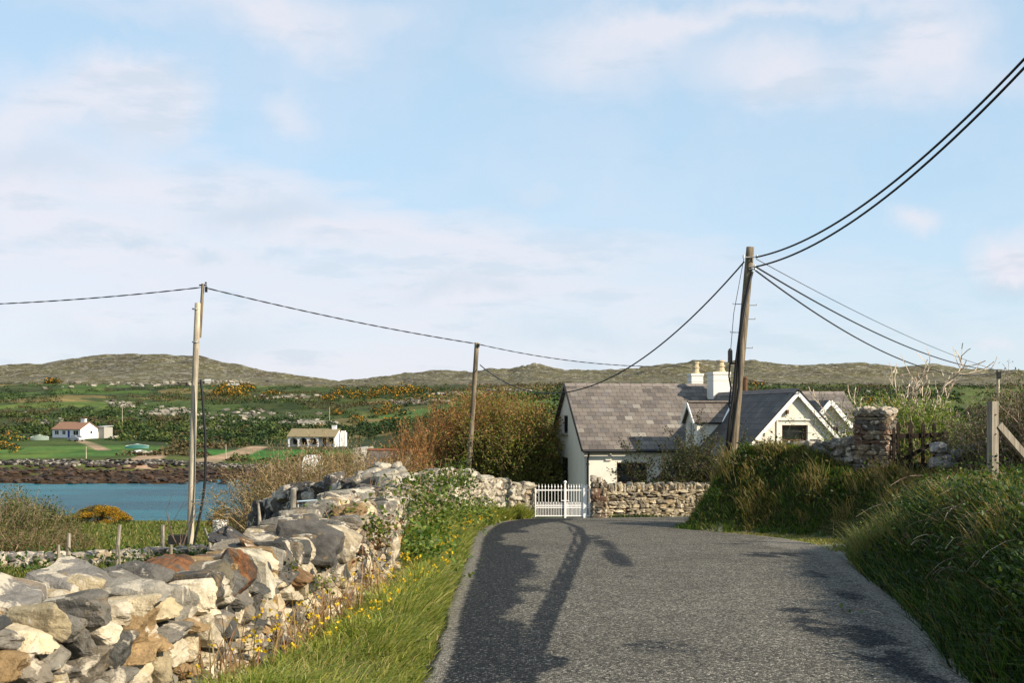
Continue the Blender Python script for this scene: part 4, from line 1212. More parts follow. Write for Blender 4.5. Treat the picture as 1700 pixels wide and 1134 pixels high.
def stone_pillar(name, cx, cy, w, d, z0, z1, label, r, cols, rz=0.0, capz=True, mat=None, hr=(.10, .2), level=3):
    root = thing(name, (cx, cy, z0), label, 'gate pillar', rz); mb = MB(); h = z1 - z0; z = -.05
    while z < h - .05:
        ch = r.uniform(*hr)
        for side in range(4):
            ln = w if side % 2 == 0 else d; s = -ln / 2
            while s < ln / 2 - .04:
                ww = min(r.uniform(.18, .42), ln / 2 - s + .02); t = .2
                a = s + ww / 2
                pos = [(a, -d / 2 + t / 2), (w / 2 - t / 2, a), (a, d / 2 - t / 2), (-w / 2 + t / 2, a)][side]
                sz = (ww * 1.08, t * 1.15, ch * 1.1) if side % 2 == 0 else (t * 1.15, ww * 1.08, ch * 1.1)
                add_rock(mb, (pos[0], pos[1], z + ch / 2), sz, Matrix.Rotation(r.uniform(-.06, .06), 3, 'Z'), level, np.array(cols[int(r.integers(len(cols)))]) * r.uniform(.8, 1.2), r)
                s += ww
        z += ch * .95
    mb.build('masonry', mat or M_ROCK, root)
    c = MB(); c.box(0, 0, h / 2 - .1, w - .16, d - .16, h); c.build('pillar_core', M_EARTH, root)
    if capz:
        k = MB()
        for sx in np.arange(-w / 2 + .08, w / 2, .17):
            for sy in (-d * .25, d * .25):
                add_rock(k, (sx + r.uniform(-.03, .03), sy, h + .03 + r.uniform(-.03, .03)), (.2, d * .55, r.uniform(.12, .22)), Matrix.Rotation(r.uniform(-.3, .3), 3, 'Y'), level, np.array((.36, .32, .26)) * r.uniform(.8, 1.2), r)
        k.build('coping', mat or M_ROCK, root)
    return root
rp = np.random.default_rng(21)
PC = [(.20, .16, .11), (.14, .12, .09), (.24, .19, .13), (.16, .10, .07), (.11, .10, .09)]
stone_pillar('stone_pillar', 2.5, 34.75, .42, .45, -2.98, -1.86, 'stone pillar at the right end of the white gate', rp, PC, hr=(.12, .24))
stone_pillar('stone_pillar', .42, 35.0, .45, .45, -2.98, -2.02, 'squat stone pillar at the left end of the white gate', rp, [(.2, .19, .16), (.3, .28, .23)], capz=False, hr=(.18, .28))
gz = pz(790, 27.6) - .35
stone_pillar('stone_pillar', px(1452, 27.6), 27.6, .78, .66, gz, pz(686, 27.6), 'tall square rubble pillar with ragged capping beside the picket gate', rp, PC, rz=-.62, hr=(.07, .17))
# bank-top wall left of the pillar
rubble_wall('bank_wall', [(7.95, 27.9, pz(736, 27.9)), (7.45, 28.6, pz(738, 28.6)), (7.1, 29.2, pz(740, 29.2)), (6.8, 29.9, pz(744, 29.9))], .45, 3, rp, 'ragged low stone wall along the top of the grassy bank', wr=(.18, .4), hr=(.12, .24), cols=[(.2, .185, .16), (.3, .28, .24), (.12, .11, .095)], top_jit=.14)
# rubble behind the picket gate
it = []
for k in range(22):
    p = rp.uniform(1545, 1640); q = rp.uniform(742, 775); Y = rp.uniform(25.5, 28)
    it.append((px(p, Y), Y, max(pz(q, Y), H(px(p, Y), Y) + .02), rp.uniform(.2, .5), rp.uniform(.12, .28), rp.uniform(.2, .5), np.array((.2, .2, .2)) * rp.uniform(.6, 1.6)))
boulder_heap('rubble_pile', it, 'pile of dark grey rubble between picket gate and square post', 'rubble pile', M_ROCK)
# ------------------------------------------------------------------ poles, wires, gates
def wood_mat(name, col, dark, sc=1.0):
    m, t = new_mat(name)
    tc = t.n('ShaderNodeTexCoord').outputs['Object']
    mp = t.n('ShaderNodeMapping', i_Vector=tc); mp.inputs['Scale'].default_value = (22 * sc, 22 * sc, 1.1 * sc)
    a = t.noise(mp.outputs[0], 1.0, 7, .7, .5); b2 = t.noise(tc, 1.1, 5, .6)
    c = t.mix(t.smooth(a, .35, .68), dark, col)
    c = t.mix(1.0, c, t.ramp(b2, [(.3, .75), (.7, 1.2)]), 'MULTIPLY')
    b = t.n('ShaderNodeBsdfPrincipled', i_Roughness=.9); b.inputs['Specular IOR Level'].default_value = .15
    t.l(c, b.inputs['Base Color'])
    bn = t.n('ShaderNodeBump', i_Strength=.7, i_Distance=.012, i_Height=a); t.l(bn.outputs[0], b.inputs['Normal'])
    t.n('ShaderNodeOutputMaterial', i_Surface=b.outputs[0]); return m
M_POLE = wood_mat('silvered pole', (.50, .44, .34), (.24, .20, .15))
M_POLE_B = wood_mat('brown pole', (.27, .22, .15), (.07, .055, .04))
M_POST = wood_mat('grey post', (.34, .30, .24), (.15, .13, .10))
M_DARKWOOD = wood_mat('dark stained wood', (.032, .022, .014), (.012, .009, .007))
M_METAL = mat_simple('galvanised steel', (.30, .31, .31), .5, metal=.6, var=.2, bump=.1)
M_WIRE = mat_simple('black cable', (.010, .010, .012), .55, var=.1)
M_BLUEPAINT = mat_simple('pale blue paint', (.42, .52, .58), .6, var=.15, dirt=(9, .55, (.25, .16, .09), .6))
M_IRONWHITE = mat_simple('white iron paint', (.80, .78, .76), .5, var=.05, scale=20)

def pole_mesh(base, top, r0, r1, wob=.012, n=14, seed=0, seg=24):
    r = np.random.default_rng(seed); mb = MB(); base = np.array(base, float); top = np.array(top, float); t = np.linspace(0, 1, seg)[:, None]
    P = base + (top - base) * t; P[:, 0] += np.sin(t[:, 0] * 5 + seed) * wob; P[:, 1] += np.cos(t[:, 0] * 4 + seed) * wob
    rad = (r0 + (r1 - r0) * t[:, 0]) * (1 + r.normal(0, .012, seg)); mb.tube(P, rad, n); return mb

def pole(name, base, top, r0, r1, mat, label, seed, group='wooden poles carrying the overhead wires'):
    root = thing(name, base, label, 'utility pole', group=group)
    b = np.array(base); pole_mesh((0, 0, -.8), np.array(top) - b, r0, r1, seed=seed).build('pole_shaft', mat, root, smooth=True)
    return root

def sag(a, b, drop, n=40):
    a = np.array(a, float); b = np.array(b, float); t = np.linspace(0, 1, n)[:, None]
    P = a + (b - a) * t; P[:, 2] -= (4 * drop * t * (1 - t))[:, 0]; return P
def wire(P, rad, label, twist=False, group='overhead wires', cat='cable'):
    mb = MB(); P = np.array(P); o = P[0].copy()
    if twist:
        t = np.linspace(0, 1, len(P) * 6); Q = np.stack([np.interp(t, np.linspace(0, 1, len(P)), P[:, k]) for k in range(3)], 1)
        L = np.concatenate([[0], np.cumsum(np.linalg.norm(np.diff(Q, axis=0), axis=1))])
        for ph in (0, math.pi):
            A = Q.copy(); A[:, 2] += np.sin(L * 6 + ph) * rad * .55; A[:, 1] += np.cos(L * 6 + ph) * rad * .55
            mb.tube(A - o, rad * .55, 5)
    else: mb.tube(P - o, rad, 6)
    ob = mb.build('overhead_wire', M_WIRE, smooth=True); ob.location = tuple(o); setp(ob, label, cat, group); return ob

# big leaning pole behind the bank
BY = 30.6
B0 = (px(1206, BY), BY, H(px(1206, BY), BY)); B0 = (px(1203.5, BY), BY, -2.6)
BT = (px(1245, BY), BY, pz(410, BY))
big = pole('utility_pole', B0, BT, .132, .10, M_POLE_B, 'tall leaning utility pole with foot rungs behind the grassy bank', 3)
bo = np.array(B0); d = np.array(BT) - bo
def on_big(q, off=0.0):
    """local point of the pole at image row q"""
    z = pz(q, BY); t = (z - B0[2]) / (BT[2] - B0[2]); p = d * t; return p + np.array((off, -.02, 0))
cb = MB(); cb.tube([on_big(452, .10) + (0, -.08, 0), on_big(480, .02) + (0, -.12, 0), on_big(520, -.06) + (0, -.11, 0), on_big(600, -.10) + (0, -.09, 0), on_big(660, -.10) + (0, -.1, 0), on_big(700, -.14) + (0, -.1, 0), on_big(765, -.14) + (0, -.08, 0)], .035, 8, )
cb.tube([on_big(460, .06) + (0, -.1, 0), on_big(560, -.06) + (0, -.12, 0), on_big(640, .02) + (0, -.14, 0), on_big(700, -.02) + (0, -.13, 0), on_big(765, -.1) + (0, -.1, 0)], .03, 8)
cb.build('cable_bundle', M_WIRE, big, smooth=True)
for k, (q, sg) in enumerate([(505, -1), (507, 1), (530, 1), (552, -1), (578, 1)]):
    m = MB(); p = on_big(q); m.tube([p + (sg * .09, 0, 0), p + (sg * .30, -.01, .0)], .011, 6); m.tube([p + (sg * .30, -.01, -.0), p + (sg * .30, -.01, .035)], .011, 6); m.build('foot_rung', M_METAL, big)
m = MB(); p = on_big(592, -.25); m.box(p[0], p[1], p[2], .10, .12, .30); m.tube([p + (0, 0, .15), p + (0, 0, .2)], [.05, .03], 10); m.box(p[0] + .10, p[1], p[2] - .18, .24, .05, .05); m.build('junction_box', M_BLACK, big)
m = MB(); m.tube([p + (0, 0, -.15), p + (-.03, 0, -.5), p + (.02, 0, -.8), p + (-.03, 0, -1.2), p + (.05, -.02, -1.6)], .022, 7); m.build('drop_cable', M_WIRE, big)
m = MB(); m.tube([on_big(428, -.14) + (0, -.06, 0), on_big(520, -.26), on_big(592, -.25)], .008, 5); m.build('stay_wire', M_WIRE, big)
for (q, sg, L) in ((428, -1, .16), (428, 1, .17), (444, 1, .14), (448, 1, .16)):
    m = MB(); p = on_big(q); m.tube([p + (0, -.09, 0), p + (sg * L, -.12, .0)], .014, 6); m.tube([p + (sg * L, -.12, -.02), p + (sg * L, -.12, .06)], [.03, .02], 8); m.build('wire_hook', M_METAL, big)
W = lambda q, off: tuple(np.array(on_big(q, off)) + bo + (0, -.12, 0))
# two thick cables to the next pole beside the camera
def heavy(q0, zoff, label, shift):
    a = np.array(W(q0, .16)); t = np.linspace(0, 1.05, 50)
    X = a[0] + (2.6 + shift) * t; Yv = a[1] - 20.6 * t; Zv = a[2] + (-1.62 + zoff) * t + 6.07 * t * t
    return wire(np.stack([X, Yv, Zv], 1), .022, label)
heavy(428, .31, 'upper of the two thick black cables rising to the top right corner', 0.0)
heavy(444, .50, 'lower of the two thick black cables rising to the top right corner', .04)
# mid pole
MY = 50.0
M0 = (px(769, MY), MY, H(px(769, MY), MY)); MT = (px(792, MY), MY, pz(569, MY))
mid = pole('utility_pole', M0, MT, .125, .095, M_POLE_B, 'brown utility pole leaning in front of the willow thicket', 5)
m = MB(); p = np.array(MT) - M0; m.box(p[0] + .06, p[1] - .1, p[2] - .12, .1, .08, .14); m.build('insulator', M_BLACK, mid)
# left pole with a second spliced length
LY = 42.0
gL = H(px(313, LY), LY)
L0 = (px(314, LY), LY, gL); LT_ = (px(328, LY), LY, pz(503, LY))
left = pole('utility_pole', L0, LT_, .125, .10, M_POLE, 'silver grey utility pole with spliced top beside the white bucket', 8)
l0 = np.array(L0)
S0 = np.array((px(329, LY), LY + .2, pz(560, LY))) - l0; S1 = np.array((px(334.5, LY), LY + .2, pz(470, LY))) - l0
mb = MB(); mb.tube([S0, S1], [.06, .055], 10); mb.build('pole_extension', M_POLE_B, left)
m = MB(); m.box(S1[0], S1[1], S1[2] - .05, .26, .05, .05); m.tube([S1 + (.1, 0, -.0), S1 + (.1, 0, .06)], [.04, .03], 8); m.box(S1[0] + .12, S1[1] - .03, S1[2] - .2, .08, .06, .2); m.build('wire_bracket', M_BLACK, left)
for q in (505, 560):
    p = np.array((px(325, LY), LY - .02, pz(q + 8, LY))) - l0; m = MB(); m.tube([p + (0, 0, -.02), p + (0, 0, .02)], .125, 16); m.build('metal_band', M_METAL, left)
# hanging black hose
hp = [(333, 630), (336, 655), (338, 690), (341, 720), (341, 760), (341, 790), (337, 830), (330, 865), (324, 892), (322, 905)]
hz = [np.array((px(a, LY - .3), LY - .3, pz(b, LY - .3))) - l0 for a, b in hp]
tt = np.linspace(0, 1, 60); hz = np.array(hz); hz = np.stack([np.interp(tt, np.linspace(0, 1, len(hz)), hz[:, k]) for k in range(3)], 1)
for _ in range(6): hz[1:-1] = (hz[:-2] + hz[1:-1] * 2 + hz[2:]) / 4
m = MB(); m.tube(hz, .045, 8); m.build('hanging_cable', M_WIRE, left, smooth=True)
# small far pole on the right
SY = 60.0
s0 = (px(1656, SY), SY, H(px(1656, SY), SY)); sT = (px(1657, SY), SY, pz(615, SY))
small = pole('utility_pole', s0, sT, .10, .085, M_POLE, 'short utility pole rising behind the square concrete post', 6)
m = MB(); p = np.array(sT) - s0; m.tube([p + (-.12, -.1, -.08), p + (.12, -.1, -.08)], .03, 8); m.box(p[0], p[1] - .1, p[2] - .25, .2, .1, .3); m.build('insulator', M_BLACK, small)
# wires
tL = S1 + l0 + np.array((0, 0, -.02)); tM = np.array(MT) + (0, 0, -.05); tS = np.array(sT)
wire(sag((px(-260, 44), 44, pz(508, 44)), tL + (0, 0, -.1), .22), .022, 'twisted wire running from the spliced pole out of the picture at left', True)
wire(sag(tL + (.08, 0, -.12), tM, .12), .024, 'twisted wire between the spliced pole and the mid pole', True)
wire(sag(tM, (px(1130, 58), 58, pz(608, 58)), .30)[:], .020, 'wire from the mid pole passing high over the cottage roof', True)
wire(sag((px(1130, 58), 58, pz(608, 58)), tS + (-.1, 0, -.2), .9), .016, 'thin wire crossing the hillside towards the short pole', False)
a = np.array((px(797, MY), MY, pz(606, MY))); b = np.array(W(436, -.14))
# sagging line mid pole -> big pole: fit through the photographed low point
t = np.linspace(0, 1, 60)[:, None]; P = a + (b - a) * t; P[:, 2] -= (4 * 2.12 * t * (1 - t))[:, 0]
wire(P, .020, 'deeply sagging wire from the mid pole up to the big leaning pole')
wire(sag(W(444, .17), tS + (0, 0, -.02), .55), .021, 'upper of the two cables from the leaning pole to the short pole')
wire(sag(W(450, .17), tS + (-.08, 0, -.12), 1.0), .021, 'lower of the two cables from the leaning pole to the short pole')
wire(sag(W(431, .16), (px(1760, 75), 75, pz(634, 75)), .7), .009, 'hair thin wire above the two cables at right')

# white iron gate: two leaves with spear-topped bars
def build_iron_gate():
    x0, x1, y0 = .66, 2.26, 34.7
    z0 = -2.955
    root = thing('iron_gate', (x0, y0, z0), 'white painted iron gate with spear topped bars in front of the cottage gable', 'gate')
    W_ = x1 - x0
    def leaf(a, b):
        fr = MB()
        for z in (.06, .30, .36, .80): fr.beam((a, 0, z), (b, 0, z), .022, .03)
        for x in (a, b): fr.beam((x, 0, .03), (x, 0, .86), .03, .03, up=(0, 1, 0))
        fr.build('gate_frame', M_IRONWHITE, root)
        n = 9
        for i in range(1, n):
            x = a + (b - a) * i / n; bm_ = MB(); top = .93
            bm_.tube([(x, -.001, .04), (x, -.001, top - .06)], .0085, 6); bm_.tube([(x, 0, top - .06), (x, 0, top - .045), (x, 0, top - .03), (x, 0, top + .05)], [.010, .021, .018, .002], 6)
            bm_.build('bar', M_IRONWHITE, root)
        for i in range(n):
            x = a + (b - a) * (i + .5) / n; bm_ = MB(); bm_.tube([(x, 0, .04), (x, 0, .40)], .007, 6); bm_.tube([(x, 0, .40), (x, 0, .415), (x, 0, .47)], [.009, .017, .002], 6)
            bm_.build('short_bar', M_IRONWHITE, root)
    leaf(.02, W_ * .545 - .02); leaf(W_ * .545 + .02, W_ - .02)
    for x, h in ((W_ * .545, 1.02), ):
        p = MB(); p.box(x, -.02, h / 2, .05, .05, h); p.tube([(x, -.02, h), (x, -.02, h + .03), (x, -.02, h + .06)], [.045, .045, .01], 8); p.build('meeting_post', M_IRONWHITE, root)
    p = MB(); p.box(W_ - .16, -.02, .46, .09, .05, .92); p.build('hanging_stile', M_IRONWHITE, root)
    p = MB(); p.tube([(W_ * .545 - .1, -.04, .5), (W_ * .545 + .12, -.04, .5)], .012, 6); p.build('latch', M_IRONWHITE, root)
build_iron_gate()

# dark picket gate hanging from the pillar
def build_picket_gate():
    Y0 = 27.2; x0, x1 = px(1480, Y0), px(1578, Y0 + .3)
    zb = pz(784, Y0); root = thing('picket_gate', (x0, Y0, zb), 'dark wooden picket gate hanging open beside the tall rubble pillar', 'gate', math.radians(12))
    W_ = x1 - x0; r = np.random.default_rng(4)
    fr = MB(); fr.beam((0, .03, .80), (W_, .03, .84), .04, .11); fr.beam((0, .03, .12), (W_, .03, .15), .04, .11); fr.build('rail', M_DARKWOOD, root)
    k = MB(); k.beam((.05, .045, .15), (W_ - .05, .045, .8), .03, .08); k.build('brace', M_DARKWOOD, root)
    for i, (p, h, w, lean) in enumerate([(1483, 1.02, .075, .01), (1492, 1.14, .085, -.01), (1514, 1.16, .095, .0), (1536, 1.13, .085, .015), (1558, 1.15, .085, -.01), (1577, .98, .08, .02)]):
        x = px(p, Y0) - x0; m = MB(); t = .022
        prof = [(-w / 2, -.05), (w / 2, -.05), (w / 2 + lean, h - .07), (lean, h), (-w / 2 + lean, h - .07)]
        V = [(x + a, -.03, b) for a, b in prof] + [(x + a, -.03 + t, b) for a, b in prof]
        m.add(V, [[0, 1, 2, 3, 4], [9, 8, 7, 6, 5]] + [[i_, (i_ + 5), (i_ + 1) % 5 + 5, (i_ + 1) % 5] for i_ in range(5)]); m.build('picket', M_DARKWOOD, root)
build_picket_gate()

# square post with diagonal strut
Yp = 21.7
root = thing('gate_post', (px(1648, Yp), Yp, pz(790, Yp)), 'square weathered post with a diagonal strut on the right bank', 'post', .35)
m = MB(); m.add(*(lambda: (np.array([[x, y, z] for z in (-.4, 1.34) for y in (-.07, .07) for x in (-.07, .07)]), np.array([[0, 2, 3, 1], [4, 5, 7, 6], [0, 1, 5, 4], [2, 6, 7, 3], [0, 4, 6, 2], [1, 3, 7, 5]])))()); m.build('post_shaft', M_POST, root)
m = MB(); m.beam((.08, -.05, .92), (.95, -.15, .02), .09, .12, up=(0, 0, 1)); m.build('strut', M_POST, root)
for q in (.3, .75, 1.1):
    m = MB(); m.tube([(0, -.07, q), (0, -.09, q)], .012, 8); m.build('bolt', M_RUST, root)

# fence stakes in the near field
stk = [(97, 905, 935, 30, .045, .0), (113, 886, 940, 29, .055, .02), (193, 872, 905, 30, .05, .10), (200, 905, 942, 27, .028, -.05), (270, 872, 905, 33, .06, .0), (284, 905, 940, 26, .04, .0)]
labs = ['short dark stake behind the low field wall at far left', 'upright pale stake standing at far left of the near field', 'leaning grey stake right of the pale one', 'thin leaning stick near the foot of the grey stake', 'square topped stake just left of the utility pole', 'broken stub of a stake below the square topped one']
for (p, qt, qb, Y, w, lean), lb in zip(stk, labs):
    x = px(p, Y); g_ = H(x, Y); top = pz(qt, Y); h = max(top - g_, .35); rt = thing('fence_stake', (x, Y, g_), lb, 'fence stake', random.uniform(0, 1), 'fence stakes in the near field')
    m = MB(); m.tube([(0, 0, -.2), (lean * .4, 0, h * .5), (lean, 0, h)], [w, w * .95, w * .85], 7); m.build('stake_shaft', M_POST, rt)
    m = MB(); m.tube([(-.02 - w, 0, h * .8), (w + .02, 0, h * .8)], .006, 5); m.build('staple', M_RUST, rt)
# leaning sticks at the wall
for (pb, qb, pt, qt, Y, w, lb) in [(428, 880, 429, 838, 22, .035, 'bleached upright branch standing behind the wall top'), (415, 892, 448, 864, 21, .02, 'thin bleached stick leaning right across the upright branch'), (352, 905, 340, 880, 24, .03, 'short pale stick leaning left of the dark slab')]:
    a = np.array((px(pb, Y), Y, pz(qb + 14, Y))); b_ = np.array((px(pt, Y + .3), Y + .3, pz(qt, Y))); m = MB(); mid_ = (a + b_) / 2 + (.03, 0, 0); a[2] = min(a[2], H(a[0], a[1]))
    m.tube(np.array([(0, 0, 0), mid_ - a, b_ - a]), [w * 1.2, w, w * .55], 7); o = m.build('dead_branch', M_POST, smooth=True); o.location = tuple(a); setp(o, lb, 'dead branch')

# small pale blue metal gate with its post
Yg = 20.5
gx = px(487, Yg); gz_ = H(gx, Yg)
rt = thing('wooden_post', (gx, Yg, gz_), 'round grey post carrying the small blue metal gate', 'post')
m = MB(); m.tube([(0, 0, -.2), (0, 0, pz(812, Yg) - gz_)], [.055, .05], 10); m.build('post_shaft', M_POST, rt); m = MB(); m.tube([(0, 0, pz(812, Yg) - gz_ - .02), (0, 0, pz(811, Yg) - gz_)], [.052, .03], 10); m.build('post_top', M_STONEGREY, rt)
rt = thing('field_gate', (gx + .06, Yg, pz(855, Yg)), 'low pale blue metal gate hanging on a round grey post', 'gate')
m = MB(); zt = pz(833, Yg) - pz(855, Yg); zl = pz(846, Yg) - pz(855, Yg); L = px(536, Yg) - gx
for z in (zt, zl, zl - .2): m.tube([(0, 0, z), (L, 0, z + .03)], .014, 7)
for x in (0.02, L * .36, L * .5, L): m.tube([(x, 0, zl - .2), (x, 0, zt)], .010, 6)
m.build('gate_frame', M_BLUEPAINT, rt); m = MB(); m.tube([(-.03, 0, zt - .03), (.03, 0, zt - .03)], .02, 8); m.build('hinge', M_RUST, rt)

# bucket and trough
Yb = 44.0
bx = px(366, Yb); bz = H(bx, Yb)
rt = thing('bucket', (bx, Yb, bz), 'white ribbed plastic drum standing right of the spliced pole', 'bucket')
hb = pz(865, Yb) - bz; prof = [(0, .24), (.02, .26), (hb * .3, .27), (hb * .32, .285), (hb * .36, .27), (hb * .65, .275), (hb * .68, .29), (hb * .72, .275), (hb, .285), (hb + .01, .30), (hb - .03, .305), (hb - .035, .26), (.05, .22)]
m = MB(); m.tube([(0, 0, a) for a, b in prof], [b for a, b in prof], 22, cap=True); m.build('drum_body', mat_simple('white plastic', (.78, .75, .70), .55, var=.06, dirt=(6, .55, (.4, .36, .28), .5)), rt, smooth=False)
m = MB(); a_ = np.linspace(0, math.pi, 14); m.tube([(math.cos(k) * .29, 0, hb + math.sin(k) * .04) for k in a_], .008, 5); m.build('handle', M_METAL, rt)
Yt = 41.0; tx = px(296, Yt); tz = H(tx, Yt)
rt = thing('feed_trough', (tx, Yt, tz), 'black rubber trough lying in the grass left of the spliced pole', 'trough', .2)
m = MB(); 
for (ax, ay, sx, sy) in ((0, -.2, .6, .04), (0, .2, .6, .04), (-.3, 0, .04, .44), (.3, 0, .04, .44)): m.box(ax, ay, .3, sx, sy, .3)
m.box(0, 0, .16, .6, .4, .04); m.build('trough_body', M_BLACK, rt)
for (ax, ay) in ((-.26, -.16), (.26, -.16), (-.26, .16), (.26, .16)):
    m = MB(); m.box(ax, ay, .07, .06, .06, .14); m.build('foot', M_BLACK, rt)
# ------------------------------------------------------------------ across the inlet
M_PINKTILE = mat_simple('brown roof tile', (.22, .12, .075), .85, var=.15, scale=2)
M_OLIVETILE = mat_simple('olive roof tile', (.20, .16, .09), .85, var=.15, scale=2)
M_FARWHITE = mat_simple('bright white wall', (.74, .72, .71), .85, var=.04)
M_BLUEDOOR = mat_simple('blue door paint', (.02, .035, .22), .5, var=.05)
M_GREENTARP = mat_simple('pale green tarpaulin', (.15, .19, .15), .7, var=.25, scale=3)
M_TEAL = mat_simple('teal hull paint', (.03, .11, .09), .5, var=.2)
M_SILVER = mat_simple('car paint', (.42, .44, .46), .3, metal=.3, var=.05)
M_RUBBER = mat_simple('rubber', (.015, .015, .015), .8, var=.1)
M_GREYROOF = mat_simple('sheet roof', (.34, .35, .33), .7, var=.15, scale=2)

def bungalow(p0, p1, q, rz, label, roofm, arches=False):
    h = ray_hit((p0 + p1) / 2, q, 200)
    sc = h.y / F; L = (p1 - p0) * sc / math.cos(rz); Dp = 6.5
    left = Vector((px(p0, h.y), h.y, h.z + .0))
    root = thing('bungalow', tuple(left), label, 'house', rz)
    X, Y_, Z = np.eye(3); E = 2.6; RG = 4.4
    if not arches:
        holes = [(L * .075, .95, L * .225, 2.2), (L * .345, .95, L * .47, 2.2), (L * .545, .12, L * .625, 2.2), (L * .735, .85, L * .925, 2.2)]
        panel('wall', M_FARWHITE, root, (0, 0, 0), X, Z, -Y_, [(0, -1.5), (L, -1.5), (L, E), (0, E)], holes, depth=.2)
        for k, hh in enumerate(holes):
            if k == 2:
                m = MB(); m.box((hh[0] + hh[2]) / 2, .12, (hh[1] + hh[3]) / 2, hh[2] - hh[0], .06, hh[3] - hh[1]); d = m.build('door', M_BLUEDOOR, root)
                m = MB(); m.box(hh[2] - .12, .07, 1.1, .05, .08, .12); m.build('handle', M_BLACK, d)
            else: window(root, (0, 0, 0), X, Z, -Y_, hh, M_WHITE, vert=((hh[0] + hh[2]) / 2,), depth=.15, fw=.09)
        m = MB(); m.box(L / 2, -.04, -.55, L + .06, .08, 1.6); m.build('plinth', M_STONEGREY, root)
    else:
        # open loggia with three arches, then a recessed front
        n = 24; aw = L * .205; out = []
        panel('wall', M_FARWHITE, root, (0, 1.6, 0), X, Z, -Y_, [(0, -1.5), (L, -1.5), (L, E), (0, E)], [(L * .06, .5, L * .16, 2.1), (L * .25, .5, L * .37, 2.1), (L * .46, .5, L * .58, 2.1), (L * .70, .0, L * .78, 2.1), (L * .82, .7, L * .95, 2.1)], depth=.15)
        for hh in ((L * .06, .5, L * .16, 2.1), (L * .25, .5, L * .37, 2.1), (L * .46, .5, L * .58, 2.1), (L * .82, .7, L * .95, 2.1)):
            window(root, (0, 1.6, 0), X, Z, -Y_, hh, M_BROWN, vert=((hh[0] + hh[2]) / 2,), depth=.12, fw=.08)
        m = MB(); m.box(L * .74, 1.68, 1.05, L * .08, .06, 2.1); d = m.build('door', M_BROWN, root)
        m = MB(); m.box(L * .77, 1.62, 1.0, .05, .08, .12); m.build('handle', M_METAL, d)
        x = 0.0; poly = [(0, -1.5)]
        W3 = L * .655; pier = .42; ap = (W3 - 4 * pier) / 3
        top = [(0, E), (W3, E), (W3, -1.5)]
        path = [(0, -1.5), (0, E), (W3, E), (W3, -1.5), (W3 - pier, -1.5)]
        for k in (2, 1, 0):
            xr = pier + k * (ap + pier) + ap; xl = xr - ap
            path += [(xr, 1.25)] + [((xl + xr) / 2 + math.cos(t) * ap / 2, 1.25 + math.sin(t) * 1.0) for t in np.linspace(.12, math.pi - .12, 10)] + [(xl, 1.25), (xl, -1.5)]
            if k: path += [(xl - pier, -1.5)]
        panel('arcade', M_FARWHITE, root, (0, 0, 0), X, Z, -Y_, path[::-1])
        panel('arcade', M_FARWHITE, root, (0, .25, 0), X, Z, Y_, path)
        m = MB(); m.box(L * .36, .7, -.75, L * .72, 1.6, 1.5); m.build('terrace', M_STONEGREY, root)
        m = MB(); m.box(L - .15, .12, .8, .3, .25, 4.2 - .6); m.build('pier', M_FARWHITE, root)
    if not arches:
        hol = [(Dp * .55, 1.2, Dp * .68, 2.1)]
    else:
        hol = [(Dp * .3, .9, Dp * .4, 2.1), (Dp * .55, .9, Dp * .65, 2.1)]
    y0g = 0 if not arches else 0
    panel('wall', M_FARWHITE, root, (L, 0, 0), Y_, Z, X, [(0, -1.5), (Dp, -1.5), (Dp, E), (Dp / 2, RG), (0, E)], hol, depth=.15)
    for hh in hol: window(root, (L, 0, 0), Y_, Z, X, hh, M_WHITE, depth=.12, fw=.07)
    panel('wall', M_FARWHITE, root, (0, Dp, 0), -Y_, Z, -X, [(0, -1.5), (Dp, -1.5), (Dp, E), (Dp / 2, RG), (0, E)])
    panel('wall', M_FARWHITE, root, (L, Dp, 0), -X, Z, Y_, [(0, -1.5), (L, -1.5), (L, E), (0, E)])
    s = (RG - E) / (Dp / 2); ov = .35
    roof_slab('roof', root, [(-.25, -ov, E - ov * s + .1), (L + .25, -ov, E - ov * s + .1), (L + .25, Dp / 2, RG + .1), (-.25, Dp / 2, RG + .1)], roofm, .12)
    roof_slab('roof', root, [(L + .25, Dp + ov, E - ov * s + .1), (-.25, Dp + ov, E - ov * s + .1), (-.25, Dp / 2, RG + .1), (L + .25, Dp / 2, RG + .1)], roofm, .12)
    m = MB(); cx = L * (.80 if not arches else .90); m.box(cx, Dp / 2, RG + .2, 1.5 if not arches else 1.1, .7, 1.3); m.box(cx, Dp / 2, RG + .88, 1.6 if not arches else 1.2, .8, .12); m.build('chimney', M_FARWHITE, root)
    if arches:
        m = MB(); m.box(L + .9, Dp * .62, 1.35, 1.3, 1.6, 4.4); m.box(L + .9, Dp * .62, 3.6, 1.0, .8, .7); m.build('outshot', M_FARWHITE, root)
    else:
        m = MB(); m.box(L + .8, Dp + 1.6, .8, 2.6, 3.2, 4.4); o = m.build('shed_annex', M_STONEGREY, root)
        m = MB(); m.beam((L + .8, Dp - .2, 3.1), (L + .8, Dp + 3.4, 3.4), 2.9, .12, up=(0, 0, 1)); m.build('annex_roof', M_GREYROOF, root)
    return root, left, L
b1, l1, L1 = bungalow(87, 143, 728, -.45, 'white bungalow with brown tiled roof and blue door above the shore', M_PINKTILE)
b2, l2, L2 = bungalow(478, 558, 742, -.18, 'white bungalow with three arches and olive roof above the green lawn', M_OLIVETILE, True)

